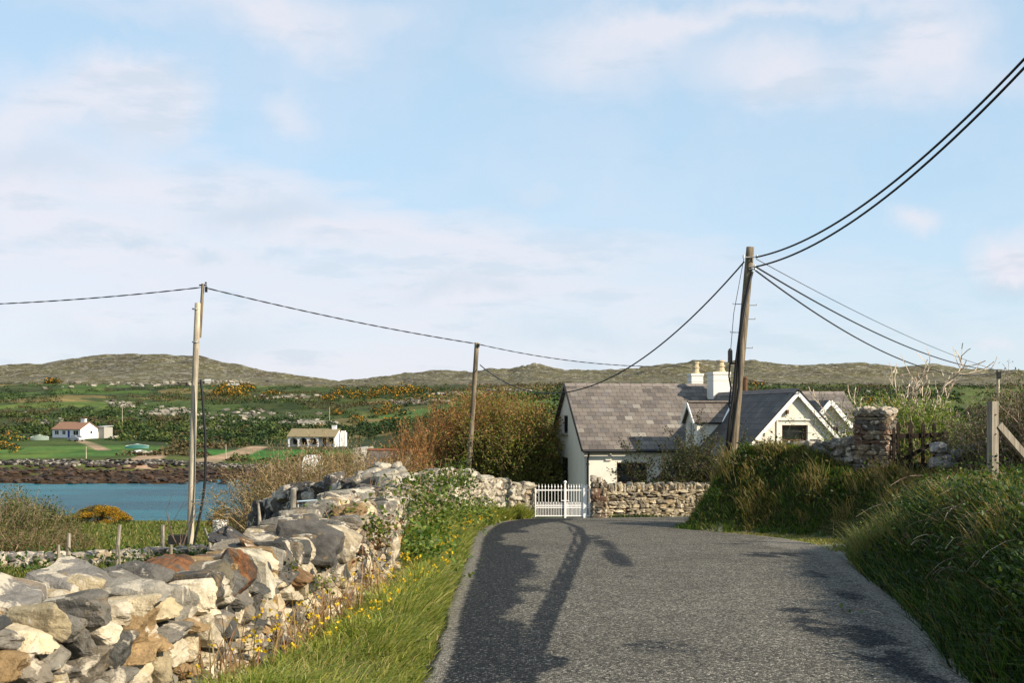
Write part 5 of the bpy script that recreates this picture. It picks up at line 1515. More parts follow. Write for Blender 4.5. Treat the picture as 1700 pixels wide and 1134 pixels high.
def boat_hull(name, p, q, L, W, Hh, rz, mat, label, cat, lift=.0):
    h = ray_hit(p, q, 165); root = thing(name, (h.x, h.y, h.z), label, cat, rz); m = MB(); n = 12; V = []
    for i in range(n + 1):
        t = i / n; w = W / 2 * math.sin(math.pi * min(max(t, .03), .97)) ** .55; x = (t - .5) * L
        for k in range(7):
            a = math.pi * k / 6; V.append((x, -math.cos(a) * w, lift + math.sin(a) * Hh * (0.55 + .45 * math.sin(math.pi * t))))
    q_ = []
    for i in range(n):
        for k in range(6): a = i * 7 + k; q_.append([a, a + 7, a + 8, a + 1])
    m.add(V, np.array(q_)); m.build('hull', mat, root, smooth=True)
    k_ = MB(); k_.beam((-L * .48, 0, lift + Hh * .62), (0, 0, lift + Hh * 1.04), .12, .1); k_.beam((0, 0, lift + Hh * 1.04), (L * .48, 0, lift + Hh * .62), .12, .1); k_.build('keel', M_WHITE, root)
    return root
boat_hull('covered_boat', 66, 731, 4.6, 3.2, 1.3, .25, M_GREENTARP, 'pale green tarpaulin heaped over a boat left of the white bungalow', 'covered boat')
boat_hull('upturned_boat', 228, 745, 5.0, 2.0, .9, .1, M_TEAL, 'upturned teal boat lying above the stone slipway', 'boat')
boat_hull('upturned_boat', 232, 752, 3.2, 1.4, .5, -.3, M_FARWHITE, 'small upturned white boat just below the teal one', 'boat')

def car(p, q, rz):
    h = ray_hit(p, q, 200); root = thing('parked_car', (h.x, h.y, h.z), 'silver car parked on the drive in front of the blue door', 'car', rz)
    prof = [(-2.1, .35), (-2.1, .75), (-1.9, .92), (-1.2, 1.0), (-.75, 1.42), (.75, 1.45), (1.35, 1.0), (1.95, .85), (2.12, .6), (2.1, .35)]
    m = MB(); n = len(prof); V = [(x, -.85 if z > .9 and abs(x) < 1.2 and z > 1.1 else -.9, z) for x, z in prof] + [(x, .85 if z > 1.1 else .9, z) for x, z in prof]
    m.add(V, [list(range(n)), list(range(2 * n - 1, n - 1, -1))] + [[i, i + n, (i + 1) % n + n, (i + 1) % n] for i in range(n)]); m.build('body', M_SILVER, root)
    g = MB()
    for s in (-1, 1): g.add([(-1.05, s * .885, 1.02), (1.2, s * .885, 1.02), (.7, s * .865, 1.38), (-.72, s * .865, 1.36)], np.array([[0, 1, 2, 3]]))
    g.build('side_windows', M_GLASS, root)
    g = MB(); g.add([(1.30, -.78, 1.06), (1.30, .78, 1.06), (.82, .75, 1.42), (.82, -.75, 1.42)], np.array([[0, 1, 2, 3]])); g.build('windscreen', M_GLASS, root)
    for x in (-1.3, 1.3):
        for s in (-1, 1):
            w = MB(); w.tube([(x, s * .76, .33), (x, s * .95, .33)], .33, 16); wh = w.build('wheel', M_RUBBER, root); w = MB(); w.tube([(x, s * .951, .33), (x, s * .965, .33)], .2, 12); w.build('rim', M_METAL, wh)
    for s in (-1, 1):
        w = MB(); w.tube([(2.06, s * .62, .72), (2.12, s * .62, .72)], .12, 10); w.build('headlight', M_WHITE, root)
car(126, 733, -.5)

# far poles and field posts
for (p, qb, qt, lb, w) in [(203, 712, 676, 'grey utility pole right of the white bungalow', .13), (183, 726, 703, 'short dark pole beside the stone shed', .16), (143, 762, 742, 'thin pale pole on the green slope below the bungalow', .10), (375, 763, 738, 'pale post on the sandy track', .10),
                           (547, 703, 676, 'tall thin pole behind the arched bungalow', .12), (597, 745, 714, 'thin dark pole right of the arched bungalow', .09)]:
    h = ray_hit(p, qb, 165); hh = (qb - qt) / F * h.y; rt = thing('utility_pole', tuple(h), lb, 'utility pole', group='thin poles standing on the far shore')
    m = MB(); m.tube([(0, 0, -.3), (0, 0, hh)], [w, w * .8], 8); m.build('pole_shaft', M_POLE if p != 183 and p != 597 else M_DARKWOOD, rt)
    m = MB(); m.beam((-.4, 0, hh - .4), (.4, 0, hh - .4), .09, .09); m.build('cross_arm', M_POLE_B, rt)

# old stone shed roof and gable close behind the thicket
Ys = 72.0; sx = px(588, Ys)
rt = thing('stone_shed', (sx, Ys, pz(800, Ys)), 'low ruined stone shed with purple slate roof behind the brown thicket', 'shed', -.05)
zt = pz(746, Ys) - pz(800, Ys); L = px(668, Ys) - sx; X, Y_, Z = np.eye(3)
m = MB(); m.box(.22, 2.0, zt / 2 + .0, .5, 4.4, zt + .12); m.build('gable_wall', M_STONEGREY, rt)
m = MB(); m.box(L / 2 + .3, .3, zt * .25, L, .4, zt * .5); m.build('wall', M_STONEGREY, rt)
roof_slab('roof', rt, [(.47, -.1, zt * .42), (L + .8, -.1, zt * .42), (L + .8, 1.9, zt - .12), (.47, 1.9, zt - .12)], slate_mat('purple slate', .8))
m = MB(); m.beam((.5, 1.9, zt - .06), (L + .8, 1.9, zt - .06), .22, .12); m.build('ridge_tiles', mat_simple('red ridge tile', (.24, .09, .06), .85), rt)
# white sheet roof peeping over the thicket
Yw = 62.0; rt = thing('caravan', (px(519, Yw), Yw, pz(815, Yw)), 'top of a white caravan peeping over the brown thicket', 'caravan', .1)
hz_ = pz(757, Yw) - pz(815, Yw); m = MB()
prof = [(-.42, .3), (-.46, hz_ * .8), (-.36, hz_), (.34, hz_ + .02), (.46, hz_ * .75), (.42, .3)]
V = [(x, -1.0, z) for x, z in prof] + [(x, 1.0, z) for x, z in prof]; n = 6
m.add(V, [list(range(n)), list(range(2 * n - 1, n - 1, -1))] + [[i, i + n, (i + 1) % n + n, (i + 1) % n] for i in range(n)]); m.build('body', M_FARWHITE, rt)
m = MB(); m.box(0, -1.01, hz_ * .42, .5, .03, .35); m.build('window', M_GLASS, rt)

# distant houses on the hillside
for (p, q, w, lb) in [(345, 636, 6, 'tiny distant cottage with grey roof under the left hill'), (388, 644, 10, 'tiny distant pale cottage among the yellow gorse')]:
    h = ray_hit(p, q, 300); rt = thing('small_house', tuple(h), lb, 'house', .2)
    m = MB(); m.box(0, 0, .4, w, 6, 3.2); m.build('wall', M_STONEGREY, rt)
    m = MB(); hw, rr, zz = 3.4, 2.0, 2.0; V = [(-w / 2 - .3, -hw, zz), (w / 2 + .3, -hw, zz), (w / 2 + .3, hw, zz), (-w / 2 - .3, hw, zz), (-w / 2 - .3, 0, zz + rr), (w / 2 + .3, 0, zz + rr)]
    m.add(V, [[0, 1, 5, 4], [2, 3, 4, 5], [0, 4, 3], [1, 2, 5], [3, 2, 1, 0]]); m.build('roof', M_GREYROOF, rt)

# ---- scrub, gorse and rocks of the far side
def in_lawn(X, Yv):
    """keep scrub off houses, lawns and tracks"""
    bad = np.zeros(X.shape, bool)
    for (p, q, rx, ry) in ((115, 744, 19, 46), (60, 752, 8, 12), (520, 748, 22, 45), (75, 737, 14, 34), (470, 753, 18, 24), (430, 760, 12, 12), (125, 730, 13, 12), (190, 752, 9, 12), (518, 740, 14, 12), (150, 737, 6, 10), (244, 762, 6, 14), (385, 752, 10, 20), (230, 718, 10, 8), (410, 637, 34, 50)):
        h = ray_hit(p, q, 165); bad |= np.hypot((X - h.x) / rx, (Yv - h.y) / ry) < 1
    return bad
def dens(p, q):
    """cover of scrub by place in the view, 0-1"""
    return p
M_SCRUB = mat_foliage('scrub', .12, .8)
def bush_cloud(mb, cx, cy, cz, w, h, cols, r, n, leaf, flower=None):
    """one bush as a dome of leaf clumps, irregular outline"""
    d = rand_unit(n, r); d[:, 2] = np.abs(d[:, 2]); rad = r.uniform(.55, 1.0, n) ** .5
    lob = 1 + .3 * np.sin(np.arctan2(d[:, 1], d[:, 0]) * 3 + r.uniform(0, 6)) * (1 - d[:, 2]) + .18 * np.sin(d[:, 0] * 7 + r.uniform(0, 6))
    P = d * rad[:, None] * lob[:, None] * (w / 2, w / 2, h) + (cx, cy, cz)
    c = mixcols(cols, n, r, .35)
    if flower is not None:
        f = (r.uniform(size=n) < flower[1] * (.3 + .7 * d[:, 2])); c[f] = mixcols(flower[0], int(f.sum()), r, .2)
    add_leaves(mb, P, leaf * r.uniform(.6, 1.3, n), c, r, .8, 1.2)
def far_scrub():
    r = np.random.default_rng(31); mb = MB()
    N = 11000
    # uniform in picture space: sample the row, then find its distance through the profile
    us = r.uniform(-.52, .50, N); Yt = np.geomspace(215, 1260, 300); Yq = Yt[(r.uniform(0, 1, N) ** 1.15 * 299).astype(int)] * r.uniform(.99, 1.01, N)
    X = us * Yq; Z = terrain(X, Yq); m1 = fbm(X / 45, Yq / 75, 4, 101); idv, bd = voro(X + 30 * fbm(X / 80, Yq / 80, 2, 70), Yq * .55, 62, 71)
    keep = (m1 > .50) | ((bd < 3) & (r.uniform(size=N) < .6)) | (r.uniform(size=N) < .04)
    keep &= ~((us > -.04) & (Yq < 320) & (r.uniform(size=N) > .35))
    keep &= ~((us > .22) & (r.uniform(size=N) > .45) & (m1 < .56))
    keep &= ~in_lawn(X, Yq); keep &= ~((Yq < 262) & (us < -.14) & (r.uniform(size=N) > .25))
    X, Yq, Z, m1, us = X[keep], Yq[keep], Z[keep], m1[keep], us[keep]
    G1 = [(.018, .040, .012), (.028, .056, .014), (.044, .076, .018)]; G2 = [(.065, .095, .020), (.095, .125, .028)]; BR = [(.095, .075, .032), (.065, .058, .024), (.13, .098, .045)]
    tone = fbm(X / 70, Yq / 90, 3, 111)
    for x, y, z, t, m_ in zip(X, Yq, Z, tone, m1):
        k = t + r.normal(0, .06)
        cols = G1 if k < .50 else (BR if k > .57 else G2)
        s = y / 300
        w = r.uniform(2.0, 5.5) * (1 + .12 * min(s, 3)); h = w * r.uniform(.28, .46) * (.55 if y < 300 else 1)
        bush_cloud(mb, x, y, z - .1, w, h, cols, r, int(60 if s < 1.6 else 40), .10 * w + .28)
    setp(mb.build('hillside_scrub', M_SCRUB), 'dark green and brown scrub covering the slope across the inlet', 'scrub', kind='stuff')
    print('scrub', len(X))
    # gorse in flower
    mb = MB(); OR = [(.60, .28, .02), (.66, .34, .03), (.42, .18, .02)]
    spots = [(380, 650, 26, 8, 60), (405, 645, 16, 4, 26), (395, 657, 20, 3, 26), (90, 636, 14, 2, 30), (575, 655, 28, 5, 40), (655, 652, 40, 7, 90), (610, 659, 24, 4, 40), (560, 686, 10, 6, 14), (640, 684, 26, 9, 34), (596, 700, 14, 6, 12), (650, 700, 18, 8, 14), (545, 665, 14, 4, 14),
             (250, 725, 22, 3, 16), (20, 728, 26, 5, 18), (15, 745, 18, 6, 14), (370, 656, 24, 4, 20), (690, 651, 24, 4, 24), (450, 655, 14, 3, 12), (1440, 668, 26, 8, 14), (1480, 672, 30, 6, 12), (1255, 640, 14, 3, 14), (880, 690, 20, 10, 8), (700, 662, 30, 5, 16)]
    for (p, q, sx_, sy_, n) in spots:
        for k in range(n):
            h = ray_hit(p + r.normal(0, sx_ * .5), q + r.normal(0, sy_ * .5), 165); w = r.uniform(1.5, 3.4) * max(1, h.y / 350)
            bush_cloud(mb, h.x, h.y, h.z - .1, w, w * .5, G1, r, 44, w * .13 + .15, (OR, .36))
    setp(mb.build('flowering_gorse', M_SCRUB), 'orange flowering gorse dotted over the far slope', 'gorse', kind='stuff')
    # shore stones and outcrops
    mb = MB()
    for k in range(2600):
        u_ = r.uniform(-.48, -.14); Y = r.uniform(189, 202); x = u_ * Y
        if r.uniform() > .45 + .6 * fbm(x / 12, Y / 5, 3, 120): continue
        s = r.uniform(.22, .8); add_rock(mb, (x, Y, H(x, Y) + s * .1), (s * 1.2, s, s * .8), None, 1, np.array((.30, .265, .22)) * r.uniform(.1, .95) ** 3.4, r)
    setp(mb.build('shore_stones', M_SHORE), 'band of grey and pale boulders along the far waterline', 'boulders', kind='stuff')
    mb = MB()
    for k in range(900):
        u_ = r.uniform(-.48, -.14); Y = r.uniform(158, 190); x = u_ * Y; s = r.uniform(.3, 1.2)
        add_rock(mb, (x, Y, H(x, Y) + s * .1), (s * 1.5, s, s * .5), None, 1, np.array((.032, .018, .009)) * r.uniform(.3, 1.8), r)
    setp(mb.build('seaweed_rocks', M_WEED), 'brown seaweed covered rocks on the far foreshore', 'seaweed rocks', kind='stuff')
    mb = MB()
    for (p, q, sx_, sy_, n) in [(520, 703, 45, 2, 80), (500, 704, 25, 3, 60), (270, 688, 40, 4, 60), (205, 672, 22, 4, 34), (290, 683, 22, 5, 40), (480, 660, 60, 4, 40), (690, 670, 40, 2, 60), (720, 667, 36, 2, 60), (770, 655, 60, 1.5, 70), (850, 650, 40, 2, 50), (350, 635, 80, 2, 40), (200, 640, 100, 4, 50), (100, 705, 60, 14, 30), (400, 690, 90, 10, 60), (240, 754, 10, 2, 12), (345, 712, 22, 2, 30), (240, 728, 40, 2, 20), (355, 700, 60, 6, 30), (1480, 655, 60, 2, 20)]:
        for k in range(n):
            h = ray_hit(p + r.normal(0, sx_ * .55), q + r.normal(0, sy_ * .5), 165); s = r.uniform(.6, 2.0) * (h.y / 420) ** .8
            add_rock(mb, (h.x, h.y, h.z + s * .15), (s * 1.7, s, s * .8), None, 1, np.array((.26, .235, .185)) * r.uniform(.25, 1.1), r)
    setp(mb.build('field_rocks', M_SHORE), 'pale rocks and broken field walls scattered over the far slope', 'rocks', kind='stuff')
M_SHORE = mat_simple('shore stone', (1, 1, 1), .9, var=.35, scale=.9, vcol=True)
M_WEED = mat_simple('seaweed', (1, 1, 1), .7, var=.4, scale=2, vcol=True)
far_scrub()
# rocky knoll on the skyline
it = []
r = np.random.default_rng(8)
for k in range(26):
    p = r.normal(888, 14); q = 608 + abs(p - 888) * .12 + r.uniform(-1, 4); Y = 2950
    it.append((px(p, Y), Y + r.uniform(-30, 30), pz(q, Y) - 4, r.uniform(14, 34), r.uniform(8, 18), r.uniform(14, 30), (.16, .155, .14)))
boulder_heap('rock_knoll', it, 'grey rocky knoll standing on the skyline left of the cottage', 'rock outcrop', M_SHORE)
# ------------------------------------------------------------------ vegetation close by
M_GRASS = mat_foliage('grass blades', .42, .55)
M_LEAF = mat_foliage('leaves', .35, .5)
M_TWIG = mat_simple('twigs', (1, 1, 1), .9, var=.2, scale=5, vcol=True)
M_PETAL = mat_foliage('petals', .3, .6)
YG = [(.21, .27, .038), (.31, .34, .058), (.11, .17, .026), (.38, .38, .095), (.52, .43, .17)]
DG = [(.024, .060, .011), (.048, .105, .017), (.012, .028, .007), (.11, .17, .03), (.20, .155, .06)]
STRAW = [(.36, .27, .12), (.30, .22, .09), (.42, .33, .17)]

def grass(name, label, pts, h, w, cols, p, r, lean=(0, 0, 0), spread=.45, kind='stuff', z_off=-.02):
    x, y = pts; N = len(x); z = terrain(x, y) + z_off
    P = np.stack([x, y, z], 1); mb = MB()
    ln = r.normal(0, spread, (N, 3)) * (1, 1, .1) + np.asarray(lean)
    cl = fbm(x * 1.7, y * 1.7, 3, 131)
    c = mixcols(cols, N, r, .25, p) * (.75 + .5 * cl)[:, None]
    hh = h * r.uniform(.55, 1.25, N) * (.6 + .8 * cl)
    add_blades(mb, P, hh, w, ln, c, r)
    o = mb.build(name, M_GRASS, smooth=False); setp(o, label, 'grass', kind=kind); return o

def wallx(y): return np.interp(y, NEAR[:, 1].tolist() + [18.5, 24.5, 28, 31.3, 34, 35], (NEAR[:, 0] + .33).tolist() + [-1.75, -1.65, -1.42, -.95, -.05, .3])
def roadx(y): return np.interp(y, [p[1] for p in LEFT_E[:8]], [p[0] for p in LEFT_E[:8]])
r = np.random.default_rng(51)
# left verge
N = 85000; y = 6.5 + 28 * r.uniform(0, 1, N) ** 1.35; t = r.uniform(0, 1, N) ** .9
x0 = wallx(y) + .04 * (y < 16) - .05; x1 = roadx(y) + .02; x = x0 + (x1 - x0) * t
hv = np.where(y < 15.5, .07 + .24 * np.sin(np.clip(t * 1.1 - .12, 0, 1) * 3.1), .36 - .20 * t) * (1 + .25 * (y > 20)); wv = .007 + .0006 * y
keep = (r.uniform(size=N) > .55 * (t > .93)) & (r.uniform(size=N) > .75 * (t < .25) * (y < 15.5)); x, y, hv, wv, t = x[keep], y[keep], hv[keep], wv[keep], t[keep]
grass('verge_grass', 'bright yellow green grass along the left edge of the lane', (x, y), hv, wv, YG, [.24, .27, .15, .20, .14], r, lean=(.18, -.12, 0), spread=.5)
# seed stalks and dead reddish stems by the wall foot
N = 300; y = r.uniform(6.8, 13.5, N); x = wallx(y) + r.uniform(.0, .30, N); mb = MB()
P = np.stack([x, y, terrain(x, y)], 1); add_blades(mb, P, r.uniform(.2, .6, N), .012, r.normal(0, .5, (N, 3)) * (1, 1, .1), mixcols([(.42, .26, .13), (.50, .36, .2), (.33, .17, .09)], N, r), r)
setp(mb.build('dead_stems', M_GRASS), 'tan dead stems leaning against the foot of the near wall', 'dead stems', kind='stuff')
# field grass left
N = 60000; y = 16 + 86 * r.uniform(0, 1, N) ** 1.2; x = -3.2 + (-.5 * y + 3.2) * r.uniform(0, 1, N)
nz = fbm(x / 2.5, y / 2.5, 3, 140); keep = r.uniform(size=N) < .35 + nz; x, y = x[keep], y[keep]
grass('field_grass', 'rough yellow green grass of the field sloping to the inlet', (x, y), .16 + .0012 * y, .012 + .0010 * y, [(.14, .17, .03), (.20, .20, .05), (.10, .14, .022), (.30, .25, .10), (.07, .12, .018)], [.3, .25, .2, .15, .1], r)
# lush leaves on the near field below the wall
def leafy(name, label, cat, pts, n, size, cols, r, spread=(.4, .4, .25), flower=None, kind='stuff'):
    mb = MB()
    for (x, y, s) in pts:
        k = int(n * s); q = r.normal(0, 1, (k, 3)) * np.array(spread) * s; P = q + (x, y, H(x, y) + spread[2] * s * .9); P[:, 2] = np.maximum(P[:, 2], H(x, y))
        c = mixcols(cols, k, r, .35)
        if flower is not None:
            f = r.uniform(size=k) < flower[1]; c[f] = mixcols(flower[0], int(f.sum()), r, .15)
        add_leaves(mb, P, size * r.uniform(.6, 1.3, k), c, r, .75, .9)
    o = mb.build(name, M_LEAF); setp(o, label, cat, kind=kind); return o
pts = [(r.uniform(-.46, -.2) * yy, yy, r.uniform(.35, .8)) for yy in r.uniform(27, 34, 60)]
leafy('brambles', 'low green bramble leaves around the tumbled field wall', 'brambles', pts, 110, .10, [(.05, .105, .018), (.08, .14, .024), (.035, .07, .014), (.13, .17, .03)], r)

# right bank grass
def bank_points(N, x0, x1, y0, y1, r, pw=1.0):
    y = y0 + (y1 - y0) * r.uniform(0, 1, N) ** pw; x = r.uniform(x0, x1, N)
    k = poly_sd(x, y, BANK_POLY) > -.10 + r.uniform(-.1, .12, N); return x[k], y[k]
x, y = bank_points(120000, 3.1, 10.5, 5, 22, r, 1.15); sd0 = poly_sd(x, y, BANK_POLY); k = (x < .47 * y + 1.2); x, y, sd0 = x[k], y[k], sd0[k]
grass('bank_grass', 'long dark green grass hanging over the right edge of the lane', (x, y), np.where(sd0 < .5, .30, .34), .008 + .0006 * y, DG, [.28, .22, .24, .14, .12], r, lean=(-.30, -.12, -.02), spread=.5)
x, y = bank_points(90000, 3.7, 12, 21, 31.5, r)
low = (y < 26.6) & (x < 8.6)
o = grass('mound_grass', 'dark green grass covering the rounded bank below the leaning pole', (x, y), np.where(low, .08, .15), .020, [(.030, .075, .012), (.06, .125, .018), (.11, .18, .028), (.17, .21, .038), (.24, .20, .07)], [.28, .28, .18, .14, .12], r, lean=(-.12, -.12, 0), spread=.6)
N = 16000; y = r.uniform(21.5, 28.6, N); x = r.uniform(4.2, 8.2, N); sdd = poly_sd(x, y, BANK_POLY); xr = np.interp(y, [20.5, 23.2, 25.6, 27.4, 28.7], [5.6, 5.9, 5.5, 4.6, 4.0]); k = (sdd < .1) & (x > xr + r.uniform(-.25, .35, N)) & (fbm(x * 1.4, y * 1.4, 3, 150) > .42)
grass('dry_verge_grass', 'short yellow dry grass in the gravelly gap below the tall pillar', (x[k], y[k]), .06, .022, [(.30, .27, .07), (.40, .32, .13), (.20, .22, .045), (.12, .16, .03)], None, r)
# straw coloured tufts
def tufts(name, label, centres, n, h, w, cols, r, cat='grass tufts'):
    mb = MB()
    for (x, y, s) in centres:
        k = int(n * s); P = np.stack([x + r.normal(0, .10 * s, k), y + r.normal(0, .10 * s, k), np.zeros(k)], 1); P[:, 2] = terrain(P[:, 0], P[:, 1])
        a = r.uniform(0, 6.28, k); ln = np.stack([np.cos(a), np.sin(a), np.zeros(k)], 1) * r.uniform(.1, .9, (k, 1)) + (-.35, -.1, 0)
        add_blades(mb, P, h * s * r.uniform(.5, 1.2, k), w, ln, mixcols(cols, k, r, .25), r)
    setp(mb.build(name, M_GRASS), label, cat, kind='stuff')
cs = []
while len(cs) < 150:
    y = r.uniform(8, 30); x = r.uniform(3.6, 11)
    if poly_sd(np.array([x]), np.array([y]), BANK_POLY)[0] > .3 and x < .45 * y + .6: cs.append((x, y, r.uniform(.6, 1.3)))
tufts('straw_tufts', 'straw coloured grass tufts dotted over the right bank', cs, 60, .42, .012, STRAW + [(.16, .17, .05)], r)
cs = [(px(p, Y) + r.normal(0, .12), Y + r.normal(0, .3), r.uniform(.7, 1.2)) for (p, q, Y) in [(1455, 880, 19.0), (1470, 890, 18.5), (1440, 870, 20), (1485, 870, 18), (1450, 900, 18.7)] for _ in range(3)]
tufts('pale_grass_tuft', 'pale seeding grass clump at the corner of the bank by the gravel', cs, 80, .55, .011, [(.28, .27, .10), (.36, .32, .15), (.16, .20, .05)], r)
cs = [(px(p, 28.4) + r.normal(0, .1), 28.3 + r.normal(0, .4), r.uniform(.6, .9)) for p in r.uniform(1225, 1420, 40)]
tufts('dry_crest_grass', 'sunlit dry grass on the crest of the rounded bank', cs, 60, .28, .02, STRAW + [(.18, .18, .05), (.12, .15, .03)], r)
x = r.uniform(1.8, 14, 9000); y = 34.9 + (x - 2) * .28 + r.uniform(-.25, .15, 9000) - .15; k = (np.sin(x * 2.3) + r.normal(0, .6, 9000) > .3); 
grass('wall_foot_grass', 'patchy grass growing along the foot of the garden wall', (x[k], y[k]), .13, .02, DG[:4], None, r)

# leafy weeds and yellow flowers on the verge in front of the rubble wall
pts = []
for yy in r.uniform(15.5, 31, 210):
    xx = float(wallx(np.array(yy))) + r.uniform(-.25, .45); pts.append((xx, yy, r.uniform(.5, 1.15)))
leafy('verge_weeds', 'leafy green weeds and brambles against the foot of the rubble wall', 'weeds', pts, 95, .075, [(.10, .17, .024), (.16, .22, .035), (.055, .11, .016), (.22, .25, .05)], r, spread=(.22, .28, .24))
mb = MB(); YE = [(.85, .62, .02), (.80, .50, .02)]
for k in range(330):
    yy = 7 + 24 * r.uniform() ** 1.2; xx = float(wallx(np.array(yy))) + r.uniform(.0, .75) * min(1, .5 + yy / 30); z = H(xx, yy) + r.uniform(.22, .42)
    P = np.array([[xx, yy, z]]).repeat(6, 0) + r.normal(0, .008, (6, 3)); add_leaves(mb, P, .014 + .0008 * yy, mixcols(YE, 6, r, .1), r, .9, .2)
setp(mb.build('yellow_flowers', M_PETAL), 'small yellow wild flowers scattered through the left verge', 'wild flowers', kind='stuff')

# ---- shrubs
def stem_shrub(name, label, cat, beds, nstem, hfun, r, twig, leafcols, leaf=.08, per=30, lean=(0, 0), wob=.12, rad=.02, depth=1, leaf_from=.3, group=None, kids=(2, 4), spread=.35, zj=.0, density=None, lspread=.08, tipcols=None, rmin=.003):
    """many stems rising from the ground over an area; beds: list of (x, y, radius)"""
    x0, y0, _ = beds[0]; root = thing(name, (x0, y0, H(x0, y0)), label, cat, group=group); org = np.array(root.location)
    segs = []; LP_ = []; LT = []
    wts = np.array([b[2] ** 1.5 for b in beds]); wts /= wts.sum()
    for k in range(nstem):
        bx, by, br = beds[int(r.choice(len(beds), p=wts))]
        a = r.uniform(0, 6.28); q = br * math.sqrt(r.uniform()); x = bx + math.cos(a) * q; y = by + math.sin(a) * q; g = H(x, y)
        hh = hfun(x, y, r); hh = max(hh - g, .4)
        d = (r.normal(0, .14) + lean[0], r.normal(0, .14) + lean[1], 1)
        s = grow(r, (x, y, g - .1), d, hh * .9, rad * r.uniform(.7, 1.3), depth, spread, 5, wob, .06, kids, .42)
        segs += s
        tot = [q_ for q_ in s if (q_[1][2] - g) > leaf_from * hh]
        if tot and per:
            i = r.integers(0, len(tot), per); f = r.uniform(0, 1, per)[:, None]
            A = np.array([tot[j][0] for j in i]); B = np.array([tot[j][1] for j in i]); Pp = A + (B - A) * f + r.normal(0, lspread, (per, 3))
            LP_.append(Pp); LT.append((Pp[:, 2] - g) / hh)
    A = np.array([s[0] for s in segs]) - org; B = np.array([s[1] for s in segs]) - org
    mb = MB(); add_sticks(mb, A, B, np.maximum([s[2] for s in segs], rmin), np.maximum([s[3] for s in segs], rmin), mixcols(twig, len(segs), r, .25)); mb.build('branches', M_TWIG, root)
    if LP_:
        P = np.concatenate(LP_) - org; T = np.concatenate(LT); c = mixcols(leafcols, len(P), r, .3)
        if tipcols is not None:
            f = r.uniform(size=len(P)) < sstep(T, .55, 1.0) * .75; c[f] = mixcols(tipcols, int(f.sum()), r, .25)
        mb = MB(); add_leaves(mb, P, leaf * r.uniform(.6, 1.4, len(P)), c, r, .55, .3); mb.build('foliage', M_LEAF, root)
    return root
def top_profile(pts):
    """height of the top as seen at pixel column, returns a function of world x, y"""
    P = np.array(pts, float)
    def f(x, y, r): return pz(np.interp(CX + F * x / y, P[:, 0], P[:, 1]), y) - abs(r.normal(0, .12)) * 1.4 + .05
    return f
rs = np.random.default_rng(61)
# willow thicket: reddish left end, green body
stem_shrub('willow_thicket', 'reddish brown upright willow stems left of the mid pole', 'shrub', [(px(p, Y), Y, 1.3) for p, Y in ((655, 50), (690, 52), (725, 53), (760, 53), (795, 53.5))], 620,
           top_profile([(600, 795), (640, 778), (665, 760), (700, 728), (740, 705), (780, 690), (810, 682), (850, 682)]), rs, [(.20, .10, .045), (.26, .14, .06), (.15, .09, .04)], [(.44, .22, .07), (.32, .22, .05), (.50, .29, .10), (.18, .18, .04)], .085, 46, (.02, 0), .08, .018, 1, .35, spread=.25, lspread=.06, tipcols=[(.50, .22, .08), (.42, .20, .07)], rmin=.006)
stem_shrub('willow_bush', 'large rounded olive green willow bush beside the cottage gable', 'shrub', [(px(p, Y), Y, 1.5) for p, Y in ((850, 53), (800, 54), (862, 52.5), (872, 51.5), (760, 55), (830, 51.5))], 900,
           top_profile([(730, 715), (760, 700), (800, 684), (820, 681), (850, 682), (875, 697), (896, 720), (910, 752), (920, 790)]), rs, [(.12, .08, .04), (.16, .11, .05)], [(.15, .20, .03), (.21, .25, .04), (.09, .125, .02), (.26, .20, .05)], .10, 140, (0, 0), .16, .02, 1, .05, spread=.7, lspread=.16, tipcols=[(.36, .18, .06), (.24, .22, .04)], rmin=.006)
# brown thicket above the water
stem_shrub('brown_thicket', 'tangled leafless brown thicket between the water and the rubble wall', 'shrub', [(px(p, Y), Y, R_) for p, Y, R_ in ((455, 31, .7), (480, 30.5, .9), (520, 31, 1.0), (560, 31, 1.0), (600, 31.5, 1.0), (640, 31.5, .8), (445, 29, .5), (500, 27.5, .8), (470, 27, .6), (545, 28, .8))], 900,
           top_profile([(395, 835), (420, 815), (450, 800), (480, 786), (520, 775), (550, 768), (600, 780), (640, 786), (680, 795)]), rs, [(.26, .19, .11), (.20, .13, .07), (.34, .26, .16), (.13, .09, .05)], [(.32, .22, .09), (.42, .29, .12), (.17, .15, .045), (.09, .11, .025), (.24, .14, .06)], .045, 110, (-.06, 0), .2, .016, 2, .05, kids=(2, 3), spread=.6, lspread=.07, rmin=.004)
# grey brown scrub on the far left of the near field
stem_shrub('coastal_scrub', 'grey green scrub bush at the left edge above the water', 'shrub', [(px(p, Y), Y, R_) for p, Y, R_ in ((20, 44, 1.6), (60, 46, 1.3), (95, 47, 1.0), (-20, 42, 1.5))], 300,
           top_profile([(-60, 812), (0, 820), (20, 816), (40, 824), (70, 838), (110, 850), (150, 865)]), rs, [(.22, .16, .10), (.15, .11, .07)], [(.13, .15, .04), (.19, .17, .06), (.08, .12, .025), (.15, .15, .05)], .08, 60, (0, 0), .2, .018, 1, .1, spread=.6, lspread=.12, rmin=.006)
stem_shrub('coastal_scrub', 'low brown scrub bush nearest the left edge below the grey green one', 'shrub', [(px(p, Y), Y, R_) for p, Y, R_ in ((10, 33, 1.0), (50, 34, .8), (100, 38, .8), (130, 40, .6))], 170,
           top_profile([(-60, 868), (20, 872), (60, 880), (100, 868), (140, 876), (170, 885)]), rs, [(.22, .15, .09), (.15, .10, .06)], [(.15, .13, .045), (.10, .13, .03), (.20, .16, .06)], .06, 50, (0, 0), .2, .014, 1, .1, spread=.6, lspread=.1, rmin=.005)
